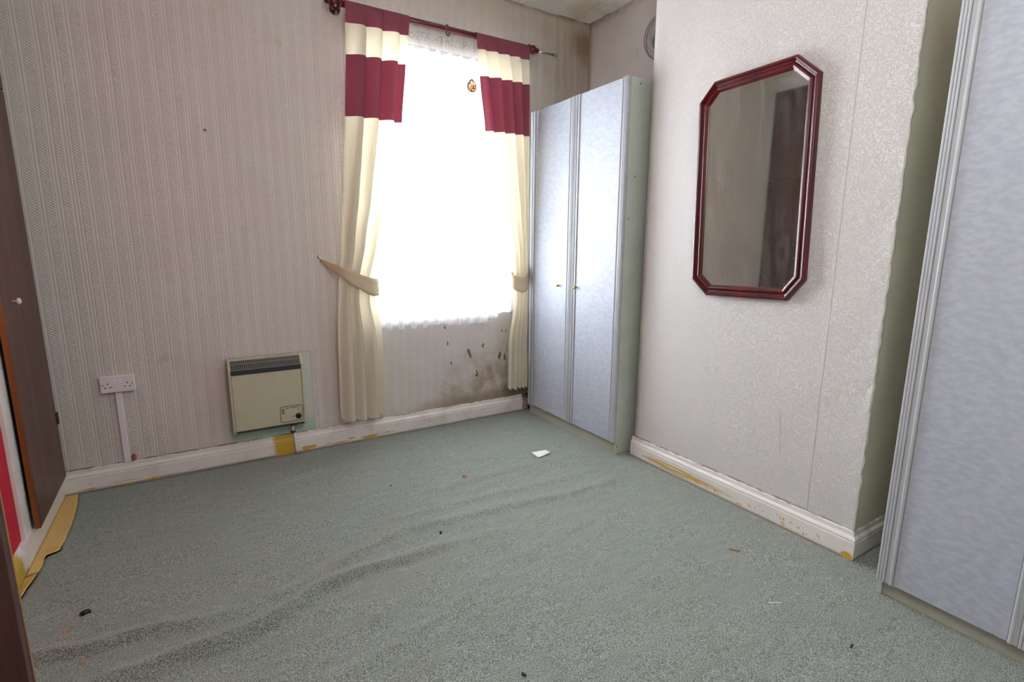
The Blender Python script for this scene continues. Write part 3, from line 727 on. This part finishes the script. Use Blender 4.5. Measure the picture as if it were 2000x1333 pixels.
for bx in (0.838, 2.128):
    bm = bmesh.new(); tube(bm, [(bx, 0, RZ), (bx, -0.006, RZ), (bx, -0.012, RZ), (bx, RY+0.01, RZ)], 0, 14, True, [0.030, 0.030, 0.013, 0.011]); ring(bm, (bx, RY, RZ), 0.023, 0.0065, (0, 1, 0), (0, 0, 1)); obj('bracket', bm, M['mahog'], cpole, smooth=True)
for (rx, lb) in ((1.512, 'small dark curtain ring hanging loose on the pole between the curtains'), (0.800, 'mahogany curtain ring at the far left end of the pole')):
    bm = bmesh.new(); ring(bm, (rx, RY, RZ-0.0072), 0.030, 0.0046, (0.75, 0.7, 0), (0, 0, 1), 32, 10); o = obj('curtain_ring', bm, M['mahog'], smooth=True); tag(o, lb, 'curtain ring')

# ------------------------------------------------------------------ curtains
def curtain(name, label, L, R, ztop, zbot, nf, stripes, amp, ph, seed, tie):
    bm = bmesh.new(); NU, NV = 150, 190
    lay = bm.verts.layers.float.new('stripe')
    V = []
    for i in range(NU+1):
        colv = []
        u = i/NU
        for j in range(NV+1):
            v = j/NV; zr = ztop + (zbot-ztop)*v
            l, r = interp(L, zr), interp(R, zr); wd = r-l
            hem = 0.010*math.sin(u*nf*2*math.pi+1) + 0.012*noise.noise(Vector((u*5, seed, 3)))
            z = zr + hem*v**6
            a = interp(amp, zr)
            # irregular fold phase
            U = u + 0.045*noise.noise(Vector((u*3.1, zr*0.5, seed))) * math.sin(math.pi*u)
            t = 2*math.pi*nf*U + ph
            fold = math.sin(t) + 0.28*math.sin(2*t+1.1)
            th = 1.0 if tie-0.06 < zr < tie+0.06 else 0.0
            x = l + wd*u + (1.95*wd/(2*math.pi*nf))*math.cos(t+0.5)*min(1, a/0.02)*min(1, 5*u, 5*(1-u))
            y = RY - 0.022 + a*fold*(0.35 + 0.65*min(1, 4*u)*min(1, 4*(1-u)) ) + 0.006*noise.noise(Vector((u*7, zr*2.4, seed+5)))
            if zr > ztop-0.075:   # sleeve wrapped around the pole
                k2 = (zr-(ztop-0.075))/0.075
                y = y*(1-k2) + (RY-RR-0.004 + 0.004*math.sin(t*2.0+zr*40))*k2
                z += 0.004*math.sin(t*1.5)*k2
            y = min(y, -0.062)
            vv = bm.verts.new((x, y, z)); zq = zr
            vv[lay] = 0.0; colv.append(vv)
            # signed distance to nearest stripe boundary, sharp threshold in the shader
            s = max(min((zq-a0), (b0-zq)) for (a0, b0) in stripes)
            vv[lay] = 0.5 + max(-0.5, min(0.5, s*20))
        V.append(colv)
    for i in range(NU):
        for j in range(NV): bm.faces.new([V[i][j], V[i+1][j], V[i+1][j+1], V[i][j+1]])
    # back of the pole sleeve
    prev = [V[i][0] for i in range(NU+1)]
    for st in range(1, 7):
        a = math.pi*st/6*1.0
        cur = []
        for i in range(NU+1):
            p = V[i][0].co; q = bm.verts.new((p.x, RY - (RR+0.004)*math.cos(a), RZ + (RR+0.004)*math.sin(a)*1.0 + 0.0*p.z)); q[lay] = 1.0; cur.append(q)
        for i in range(NU): bm.faces.new([prev[i], prev[i+1], cur[i+1], cur[i]])
        prev = cur
    o = obj(name, bm, M['cloth'], smooth=True); tag(o, label, 'curtain'); return o
ZT = 2.655
curtain('curtain', 'left maroon and cream striped curtain, tied back beside the window', 
        [(2.655, .868), (2.38, .859), (2.04, .838), (1.7, .812), (1.296, .776), (1.05, .746), (.80, .728), (.6, .722), (.2, .716)],
        [(2.655, 1.252), (2.38, 1.214), (2.05, 1.178), (1.865, 1.146), (1.609, 1.096), (1.307, 1.028), (1.10, .972), (.95, .965), (.77, 1.000), (.45, 1.012), (.18, 1.000)],
        ZT, 0.195, 3.6, [(2.552, 3), (2.045, 2.385)], [(2.6, .012), (2.4, .030), (1.8, .038), (1.3, .028), (1.1, .018), (.9, .022), (.2, .030)], 0.8, 11, 1.10)
curtain('curtain', 'right maroon and cream striped curtain, hanging beside the tall wardrobe',
        [(2.655, 1.709), (2.56, 1.716), (2.38, 1.736), (2.05, 1.775), (1.93, 1.80), (1.75, 1.845), (1.5, 1.915), (1.266, 1.985), (1.08, 2.005), (.89, 2.010), (.578, 1.963), (.26, 1.960)],
        [(2.655, 2.122), (1.2, 2.132), (.2, 2.130)],
        ZT, 0.225, 4.6, [(2.570, 3), (2.066, 2.408)], [(2.6, .012), (2.4, .028), (1.8, .032), (1.3, .018), (1.05, .010), (.9, .013), (.2, .018)], 2.1, 37, 1.10)

def tieback(name, label, front, back, parent=None):
    """front/back: (x, y, ztop, zbot)"""
    bm = bmesh.new(); pts = front+back
    sub = []
    n = len(pts)
    for i in range(n-1):
        a, b = pts[i], pts[i+1]
        for s in range(8):
            t = s/8; p0 = pts[max(i-1, 0)]; p3 = pts[min(i+2, n-1)]
            sub.append([0.5*((2*a[k_]) + (-p0[k_]+b[k_])*t + (2*p0[k_]-5*a[k_]+4*b[k_]-p3[k_])*t*t + (-p0[k_]+3*a[k_]-3*b[k_]+p3[k_])*t**3) for k_ in range(4)])
    sub.append(list(pts[-1]))
    rows = []
    for q in sub:
        rows.append([bm.verts.new((q[0], q[1], q[3]+(q[2]-q[3])*v/6 )) for v in range(7)])
    for a, b in zip(rows, rows[1:]):
        for j in range(6): bm.faces.new([a[j], b[j], b[j+1], a[j+1]])
    o = obj(name, bm, M['tie'], smooth=True)
    s = o.modifiers.new('thick', 'SOLIDIFY'); s.thickness = 0.0025
    tag(o, label, 'curtain tieback'); return o
k = N('tieback_cloth', 0.9, 0.1); wv = k.noise(400, 2); k.col(k.mix(wv, lin(206, 190, 160), lin(220, 206, 180)))
tr = k.new('ShaderNodeBsdfTranslucent'); tr.inputs[0].default_value = lin(222, 190, 130)
mx = k.new('ShaderNodeMixShader'); mx.inputs[0].default_value = 0.18; k.link(k.p.outputs[0], mx.inputs[1]); k.link(tr.outputs[0], mx.inputs[2]); k.link(mx.outputs[0], k.t.nodes['Material Output'].inputs[0]); M['tie'] = k.m
tieback('tieback', 'cream cloth tieback around the left curtain, hooked to the wall on its left',
        [(.672, -.022, 1.213, 1.196), (.705, -.075, 1.198, 1.160), (.765, -.148, 1.170, 1.105), (.85, -.165, 1.130, 1.040), (.935, -.160, 1.100, 0.990), (.985, -.135, 1.088, 0.985)],
        [(.998, -.100, 1.088, 0.99), (.96, -.062, 1.10, 1.01), (.85, -.045, 1.14, 1.08), (.73, -.030, 1.19, 1.16), (.674, -.018, 1.212, 1.198)])
tieback('tieback', 'cream cloth tieback around the right curtain, beside the tall wardrobe',
        [(2.140, -.018, 1.225, 1.195), (2.150, -.065, 1.185, 1.110), (2.138, -.115, 1.120, 1.010), (2.085, -.140, 1.072, 0.960), (2.02, -.132, 1.080, 0.975), (1.995, -.105, 1.095, 1.0)],
        [(2.01, -.066, 1.10, 1.02), (2.07, -.050, 1.13, 1.06), (2.12, -.028, 1.20, 1.17)])
for (hx, hzz, lb) in ((0.664, 1.222, 'small metal hook on the wall holding the left tieback'), (2.142, 1.232, 'small metal hook holding the right tieback near the wardrobe')):
    bm = bmesh.new(); tube(bm, [(hx, 0, hzz), (hx, -0.016, hzz-0.002), (hx+0.002, -0.026, hzz-0.012), (hx+0.006, -0.022, hzz-0.022), (hx+0.010, -0.014, hzz-0.016)], 0.0028, 8); tube(bm, [(hx, 0, hzz+0.004), (hx, -0.004, hzz+0.004)], 0.009, 12)
    o = obj('tieback_hook', bm, M['metal'], smooth=True); tag(o, lb, 'hook')

# net curtain
nt = thing('net_curtain', 'sheer white net curtain covering the window', 'net curtain')
bm = bmesh.new(); x0n, x1n = 0.905, 2.085
def nf_(u, v):
    x = x0n + (x1n-x0n)*u
    zb = 0.735
    if x > 1.93: zb = 0.80
    elif x > 1.84: zb = 0.765
    elif 1.36 < x < 1.52: zb = 0.75
    pl = math.sin(x*2*math.pi/0.085 + 1.2*noise.noise(Vector((x*4, 1, 1))))
    zb += 0.030*(1 if pl > -0.1 else 0)*(1 if x < 1.36 else 0.3)
    z = 2.625 + (zb-2.625)*v
    a = 0.010 + 0.006*v
    pp = max(-1, min(1, pl*1.8))
    return (x, -0.034 - a*pp*0.9 + 0.004*noise.noise(Vector((x*6, z*1.5, 0))), z)
lay = bm.verts.layers.float.new('layers')
Vn = grid(bm, 420, 60, nf_)
for cv in Vn:
    for v in cv: v[lay] = 1.0 if math.sin(v.co.x*2*math.pi/0.085 + 1.2*noise.noise(Vector((v.co.x*4, 1, 1)))) < -0.1 else 0.0
obj('net_sheer', bm, M['net'], nt, smooth=True)
bm = bmesh.new()
def hf(u, v):
    x = 1.20 + 0.60*u; ph = (x*1.0/0.078) % 1.0
    front = 1 if ph < 0.70 else 0
    z = 2.632 + ((2.522 if front else 2.528) - 2.632)*v
    return (x, -0.066 - 0.010*front - 0.0008*math.sin(x*300), z)
grid(bm, 360, 10, hf); obj('lace_heading', bm, M['lace'], nt)
bm = bmesh.new(); tube(bm, [(0.91, -0.052, 2.628), (2.08, -0.052, 2.628)], 0.004, 8); obj('net_wire', bm, M['pwhite'], nt)

# stained glass sun catcher hanging in front of the net
sc = thing('sun_catcher', 'small teardrop stained-glass sun catcher hanging before the net curtain', 'ornament')
cxs, czs, ysx = 1.689, 2.347, -0.085
def tear(r, n=40):
    P = []
    for i in range(n):
        a = 2*math.pi*i/n - math.pi/2
        x = math.cos(a)*r; z = math.sin(a)*r
        if z > 0.2*r:
            t = (z-0.2*r)/(0.8*r); x *= (1-t*0.42); z = 0.2*r + t*1.12*r
        P.append((cxs+x, czs+z-0.004))
    return P
bm = bmesh.new(); O1 = tear(0.0355); I1 = tear(0.0300)
for y0_, y1_ in ((ysx-0.003, ysx+0.003),):
    vs = [[bm.verts.new((x, y, z)) for x, z in P] for (P, y) in ((O1, y0_), (I1, y0_), (O1, y1_), (I1, y1_))]
    n = len(O1)
    for i in range(n):
        j = (i+1) % n
        bm.faces.new([vs[0][i], vs[0][j], vs[1][j], vs[1][i]]); bm.faces.new([vs[2][i], vs[3][i], vs[3][j], vs[2][j]])
        bm.faces.new([vs[0][i], vs[2][i], vs[2][j], vs[0][j]]); bm.faces.new([vs[1][i], vs[1][j], vs[3][j], vs[3][i]])
obj('lead_rim', bm, M['navy'], sc)
k = N('stained_glass', 0.2, 0.5); vor = k.new('ShaderNodeTexVoronoi'); k.link(k.pos(), vor.inputs['Vector']); vor.inputs['Scale'].default_value = 110
cr = k.new('ShaderNodeValToRGB'); sepc = k.new('ShaderNodeSeparateColor'); k.link(vor.outputs['Color'], sepc.inputs[0]); k.link(sepc.outputs[0], cr.inputs[0])
cr.color_ramp.interpolation = 'CONSTANT'
els = cr.color_ramp.elements; els[0].color = lin(236, 190, 120); els[1].position = 0.2; els[1].color = lin(120, 70, 130)
for p_, c_2 in ((0.35, lin(232, 214, 190)), (0.5, lin(214, 150, 20)), (0.62, lin(92, 70, 90)), (0.74, lin(150, 160, 120)), (0.86, lin(214, 170, 190))):
    e = els.new(p_); e.color = c_2
tr = k.new('ShaderNodeBsdfTranslucent'); k.link(cr.outputs[0], tr.inputs[0]); k.link(cr.outputs[0], k.p.inputs['Base Color'])
mx = k.new('ShaderNodeMixShader'); mx.inputs[0].default_value = 0.5; k.link(k.p.outputs[0], mx.inputs[1]); k.link(tr.outputs[0], mx.inputs[2]); k.link(mx.outputs[0], k.t.nodes['Material Output'].inputs[0])
bm = bmesh.new(); prism(bm, I1, 1, ysx-0.0012, ysx+0.0012); obj('glass_pane', bm, k.m, sc)
bm = bmesh.new(); tube(bm, [(cxs, ysx, czs+0.036), (cxs+0.001, -0.09, 2.50), (cxs, RY+0.001, RZ-RR)], 0.0005, 5); obj('thread', bm, M['pwhite'], sc)
# loose thread hanging from the pole end
bm = bmesh.new(); tube(bm, [(2.235, RY, RZ-0.006), (2.238, RY, RZ-0.05), (2.232, RY, RZ-0.09), (2.236, RY, RZ-0.125)], 0.0011, 5); o = obj('loose_thread', bm, M['pwhite']); tag(o, 'loose white thread dangling from the right end of the curtain pole', 'thread')

# ------------------------------------------------------------------ wardrobes
def flute(bm, y0, y1, xf, z0, z1, n, depth=0.004, sgn=-1):
    """ribbed strip, ribs along z; front at xf"""
    P = [(xf+0.004, y0)]
    w = (y1-y0)/n
    for i in range(n):
        for t in range(7):
            a = t/6; P.append((xf - depth*math.sin(math.pi*a)**0.8 if 0 < t < 6 else xf+0.001, y0+w*(i+a)))
    P.append((xf+0.004, y1))
    prism(bm, P, 2, z0, z1)
def wardrobe(name, label, XF, ya, yb, depth, H, doors, plinth=0.070, dz=0.006, front_lip=0.0):
    """front plane X=XF (doors' face), from y=ya (near window) down to y=yb"""
    r = thing(name, label, 'wardrobe'); T = 0.018; XB = XF+depth; cx = XF+T+0.001
    bm = bmesh.new()
    box(bm, cx, XB, yb, yb+0.016, 0, H); box(bm, cx, XB, ya-0.016, ya, 0, H)
    box(bm, cx, XB, yb+0.016, ya-0.016, H-0.016, H); box(bm, cx, XB, yb+0.016, ya-0.016, plinth, plinth+0.016)
    box(bm, XB-0.006, XB, yb+0.016, ya-0.016, plinth+0.016, H-0.016)
    obj('carcass', bm, M['carcass'], r, bevel=0.001)
    obj('plinth', B(cx+front_lip, cx+front_lip+0.016, yb+0.016, ya-0.016, 0, plinth), M['plinth'], r)
    for (d0, d1, wl, wr, knob_y) in doors:   # d0 > d1 (y); wl trim at d0 side, wr trim at d1 side
        db = obj('door', B(XF+0.004, XF+T, d1, d0, plinth-dz, H+0.002), M['lam'], r, bevel=0.0012)
        for (a, b, flip) in ((d0, d0-wl, 1), (d1, d1+wr, -1)):
            if a == b: continue
            s = 1 if a > b else -1
            bm = bmesh.new()
            # outer ribs, a flat, then an inner bead
            W_ = abs(a-b); e0, e1 = plinth-dz, H+0.002
            lo_, hi_ = sorted((a, a-s*W_*0.50)); flute(bm, lo_, hi_, XF, e0, e1, 3, 0.0035)
            lo_, hi_ = sorted((a-s*W_*0.50, a-s*W_*0.74)); box(bm, XF+0.0015, XF+0.004, lo_, hi_, e0, e1)
            lo_, hi_ = sorted((a-s*W_*0.74, a-s*W_*0.95)); flute(bm, lo_, hi_, XF, e0, e1, 1, 0.004)
            tr_o = obj('edge_trim', bm, M['trim'], db)
            bm = bmesh.new(); lo_, hi_ = sorted((a-s*W_*0.95, a-s*W_)); box(bm, XF+0.0036, XF+0.004, lo_, hi_, e0, e1)
            lo_, hi_ = sorted((a-s*W_*0.50, a-s*W_*0.53)); box(bm, XF+0.0010, XF+0.0016, lo_, hi_, e0, e1)
            for q in (1, 2, 3):  # dark strips put shade into rib grooves too shallow to show it
                yc = a - s*W_*0.50*q/3; box(bm, XF-0.0004, XF+0.0020, yc-0.0007, yc+0.0007, e0, e1)
            obj('groove_shade_line', bm, M['trimshade'], tr_o)
        if knob_y is not None:
            bm = bmesh.new(); pr = [(-0.004, .005), (.004, .005), (.007, .0085), (.020, .0085), (.022, .006)]
            tube(bm, [(XF-a, knob_y, 1.03) for a, _ in pr], 0, 16, True, [b for _, b in pr]); obj('knob', bm, M['brass'], db, smooth=True)
    return r
wd1 = wardrobe('wardrobe', 'pale blue-grey double wardrobe in the alcove beside the window', 2.158, -0.098, -1.082, 0.56, 2.235,
         [(-0.098, -0.600, 0.062, 0.052, -0.470), (-0.606, -1.074, 0.050, 0.050, -0.662)], 0.082)
for (x, z) in ((2.245, 2.205), (2.235, 1.70), (2.20, 1.46), (2.185, 0.05)):
    bm = bmesh.new(); tube(bm, [(x, -1.0815, z), (x, -1.0832, z)], 0.0042, 8); obj('screw_hole', bm, M['black'], wd1)
wardrobe('wardrobe', 'pale blue-grey wardrobe at the right edge, nearest the camera', 2.104, -2.590, -3.50, 0.60, 2.235,
         [(-2.590, -3.018, 0.056, 0.056, None), (-3.022, -3.49, 0.056, 0.056, None)], 0.064, 0.0, 0.012)

# ------------------------------------------------------------------ desk fan on top of the far wardrobe
fn = thing('desk_fan', 'wire-caged desk fan standing on top of the wardrobe, half hidden by the chimney breast', 'fan')
fc = Vector((2.50, -1.010, 2.528)); nx = Vector((-0.97, -0.25, 0)).normalized(); fu = Vector((0, 0, 1)); fv = nx.cross(fu).normalized()
bm = bmesh.new(); Rf = 0.135
for (dd, rr) in ((0.052, 0.045), (0.050, 0.075), (0.043, 0.105), (0.015, 0.135), (-0.012, 0.135), (-0.045, 0.09), (-0.05, 0.04)):
    ring(bm, fc+nx*dd, rr, 0.0014 if rr < 0.13 else 0.0026, fu, fv, 48, 5)
for i in range(60):
    a = 2*math.pi*i/60; d = fu*math.cos(a)+fv*math.sin(a)
    tube(bm, [fc+nx*0.052+d*0.03, fc+nx*0.050+d*0.075, fc+nx*0.043+d*0.105, fc+nx*0.03+d*0.125, fc+nx*0.015+d*Rf, fc-nx*0.012+d*Rf, fc-nx*0.035+d*0.12, fc-nx*0.045+d*0.09, fc-nx*0.05+d*0.035], 0.0009, 4)
obj('cage', bm, M['wire'], fn, smooth=True)
bm = bmesh.new(); tube(bm, [fc+nx*0.056, fc+nx*0.05], 0.03, 20); obj('badge', bm, M['grille'], fn)
bm = bmesh.new(); tube(bm, [fc-nx*0.045, fc-nx*0.05, fc-nx*0.12, fc-nx*0.13], 0, 16, True, [0.02, 0.038, 0.036, 0.02]); obj('motor', bm, M['pwhite'], fn, smooth=True)
bm = bmesh.new()
for i in range(3):
    a0 = 2*math.pi*i/3
    def bl(u, v):
        a = a0 + (v-0.5)*1.5*(0.5+0.5*u); r = 0.018+0.075*u
        return fc + (fu*math.cos(a)+fv*math.sin(a))*r + nx*(0.012*(v-0.5)*2)
    grid(bm, 8, 8, bl)
tube(bm, [fc-nx*0.04, fc+nx*0.018], 0.018, 14)
obj('blade', bm, M['grille'], fn, smooth=True)
bm = bmesh.new(); pb = fc-nx*0.085; tube(bm, [(pb.x, pb.y, 2.500), (pb.x, pb.y, 2.275)], 0.012, 12); obj('stem', bm, M['pwhite'], fn, smooth=True)
bm = bmesh.new(); tube(bm, [(pb.x, pb.y, 2.2352), (pb.x, pb.y, 2.248), (pb.x, pb.y, 2.265), (pb.x, pb.y, 2.280)], 0, 24, True, [0.072, 0.072, 0.05, 0.014]); obj('base', bm, M['pwhite'], fn, smooth=True)

# ------------------------------------------------------------------ mirror
mr = thing('wall_mirror', 'tall octagonal mirror in a dark red wooden frame on the chimney breast', 'mirror')
OUT = [(-1.500, 2.008), (-1.583, 2.093), (-1.990, 2.100), (-2.093, 2.007), (-2.119, 1.161), (-2.046, 1.065), (-1.621, 1.055), (-1.526, 1.134)]
def inset(P, d):
    n = len(P); R = []
    for i in range(n):
        a, b, c = Vector(P[i-1]), Vector(P[i]), Vector(P[(i+1) % n])
        e1 = (b-a).normalized(); e2 = (c-b).normalized()
        n1 = Vector((e1.y, -e1.x)); n2 = Vector((e2.y, -e2.x))
        ctr = Vector((-1.81, 1.58))
        if (ctr-b).dot(n1) < 0: n1 = -n1
        if (ctr-b).dot(n2) < 0: n2 = -n2
        m = (n1+n2); m = m/ (m.dot(n1))
        R.append(b + m*d)
    return R
MX = XC-0.004
prof = [(0, 0), (0, .020), (.003, .026), (.010, .028), (.014, .025), (.016, .019), (.022, .017), (.028, .014), (.032, .020), (.038, .022), (.046, .018), (.050, .012), (.054, .009), (.054, .002)]
bm = bmesh.new(); loops = []
for d, h in prof:
    loops.append([bm.verts.new((MX-h, p[0], p[1])) for p in inset(OUT, d)])
for a, b in zip(loops, loops[1:]):
    for i in range(8): bm.faces.new([a[i], a[(i+1) % 8], b[(i+1) % 8], b[i]])
bm.faces.new(loops[0])
obj('mirror_frame', bm, M['mahog'], mr, bevel=0.0008)
bm = bmesh.new(); G = inset(OUT, 0.052)
a = [bm.verts.new((MX-0.008, p[0], p[1])) for p in G]; b = [bm.verts.new((MX-0.004, p[0], p[1])) for p in G]
bm.faces.new(a); bm.faces.new(b[::-1])
for i in range(8): bm.faces.new([a[i], a[(i+1) % 8], b[(i+1) % 8], b[i]])
obj('mirror_glass', bm, M['mirror'], mr)
bm = bmesh.new(); tube(bm, [(XC, -1.555, 2.045), (XC-0.010, -1.555, 2.043)], 0.003, 8); o = obj('wall_nail', bm, M['brown_metal']); tag(o, 'small nail in the chimney breast just left of the mirror top', 'nail')

# ------------------------------------------------------------------ litter on the carpet
def lie(x, y): return carpet_h(x, y)
def shard(name, label, cat, x, y, sx, sy_, sz, rot, mat, seed):
    bm = bmesh.new(); bmesh.ops.create_icosphere(bm, subdivisions=2, radius=1)
    for v in bm.verts:
        k_ = 1 + 0.45*noise.noise(v.co*1.7+Vector((seed, 0, 0)))
        v.co = Vector((max(-.75, min(.75, v.co.x))*sx*k_*1.3, max(-.7, min(.7, v.co.y))*sy_*k_*1.3, max(-.6, min(.6, v.co.z))*sz*k_*1.5))
    bmesh.ops.rotate(bm, verts=bm.verts, cent=(0, 0, 0), matrix=Matrix.Rotation(rot, 3, 'Z'))
    mz = min(v.co.z for v in bm.verts)
    for v in bm.verts: v.co += Vector((x, y, lie(x, y)-mz))
    o = obj(name, bm, mat); tag(o, label, cat); return o
# folded white card
bm = bmesh.new(); c4 = [Vector((1.733, -0.789)), Vector((1.833, -0.805)), Vector((1.820, -0.868)), Vector((1.722, -0.880))]
def cardf(u, v):
    p = c4[0]*(1-u)*(1-v)+c4[1]*u*(1-v)+c4[2]*u*v+c4[3]*(1-u)*v
    lift = 0.010*max(0, (u*0.9+v*0.6-0.95))
    return (p.x, p.y, lie(p.x, p.y)+0.004+lift)
grid(bm, 12, 12, cardf)
o = obj('paper_card', bm, M['paper']); s = o.modifiers.new('t', 'SOLIDIFY'); s.thickness = 0.0012
tag(o, 'small square white paper card lying on the carpet near the far wardrobe', 'paper')
bm = bmesh.new()
q = [(1.822, -0.868), (1.775, -0.845), (1.800, -0.838)]
a = [bm.verts.new((x, y, lie(x, y)+0.007+h)) for (x, y), h in zip(q, (0.006, 0.002, 0.014))]; bm.faces.new(a)
fl_ = obj('folded_flap', bm, M['paper'], o); s = fl_.modifiers.new('t', 'SOLIDIFY'); s.thickness = 0.0008
shard('plastic_scrap', 'black scrap of plastic on the carpet at the lower left', 'debris', -0.441, -1.183, .014, .009, .006, 0.3, M['black'], 1)
shard('wood_splinter', 'long pinkish wood splinter at the lower left, below the black scrap', 'debris', -0.478, -1.262, .020, .0035, .003, 1.1, M['chipwood'], 2)
shard('wood_chip', 'orange-brown wood chip on the carpet in front of the far wardrobe card', 'debris', 1.21, -0.889, .012, .009, .007, 0.2, M['chipwood'], 3)
shard('plastic_scrap', 'small black cube-like scrap in the middle of the carpet', 'debris', 0.857, -1.352, .0055, .005, .005, 0.5, M['black'], 4)
shard('wood_splinter', 'dark wood splinter on the carpet below the chimney skirting', 'debris', 1.90, -2.136, .022, .004, .003, -0.9, M['chipwood'], 5)
shard('plastic_scrap', 'tiny black scrap on the carpet towards the heater', 'debris', 0.813, -0.777, .004, .004, .003, 0.5, M['black'], 6)
shard('wood_splinter', 'dark splinter on the carpet beside the right wardrobe plinth', 'debris', 1.743, -2.683, .010, .003, .003, 0.2, M['brown_metal'], 7)
shard('plastic_scrap', 'black sliver on the carpet at the bottom centre of the picture', 'debris', 0.752, -2.218, .004, .009, .003, 0.4, M['black'], 8)
shard('wood_splinter', 'pink splinter lying on the carpet fold at the lower left corner', 'debris', -0.408, -1.455, .010, .004, .003, 0.9, M['chipwood'], 9)
bm = bmesh.new(); tube(bm, [(1.705, -2.415, lie(1.705, -2.415)+.002), (1.745, -2.440, lie(1.745, -2.44)+.0025)], 0.0012, 5)
o = obj('cotton_thread', bm, M['paper']); tag(o, 'short white thread on the carpet in front of the right wardrobe', 'thread')
bm = bmesh.new()
def crumb(x, y, r):
    g = bmesh.ops.create_icosphere(bm, subdivisions=1, radius=r)
    for v in g['verts']: v.co = Vector((v.co.x*random.uniform(.7, 1.6), v.co.y, v.co.z*.6)) + Vector((x, y, lie(x, y)+r*.4))
for i in range(90): crumb(random.gauss(1.98, .09), random.gauss(-2.25, .14), random.uniform(.0014, .0036))
for i in range(40): crumb(random.gauss(1.99, .05), random.gauss(-2.52, .05), random.uniform(.0014, .0040))
for i in range(40): crumb(random.uniform(.5, 2.1), random.uniform(-.06, -.03), random.uniform(.0008, .003))
for i in range(40): crumb(random.gauss(-.50, .06), random.gauss(-1.3, .15), random.uniform(.0012, .0026))
for i in range(60): y_ = random.uniform(-2.4, -1.2); crumb(2.235-abs(random.gauss(0, .012)), y_, random.uniform(.0014, .0036))
o = obj('plaster_crumbs', bm, M['crumb']); tag(o, 'scattered pale crumbs of plaster and dirt on the carpet', 'debris', kind='stuff')
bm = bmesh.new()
for (cx, cy2, sx_, sy2, n_2) in ((.60, -1.38, .18, .05, 26), (1.3, -.05, .5, .012, 30), (.45, -.045, .03, .015, 20), (2.30, -2.50, .05, .03, 60), (-.55, -.95, .03, .08, 10)):  # grit; the densest cluster also stands in for deep shade beside the breast
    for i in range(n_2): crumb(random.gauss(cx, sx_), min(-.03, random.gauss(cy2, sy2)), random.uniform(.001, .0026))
o = obj('grit_and_shade', bm, M['black']); tag(o, 'scattered dark specks of grit on the carpet, some standing in for alcove shade', 'debris', kind='stuff')
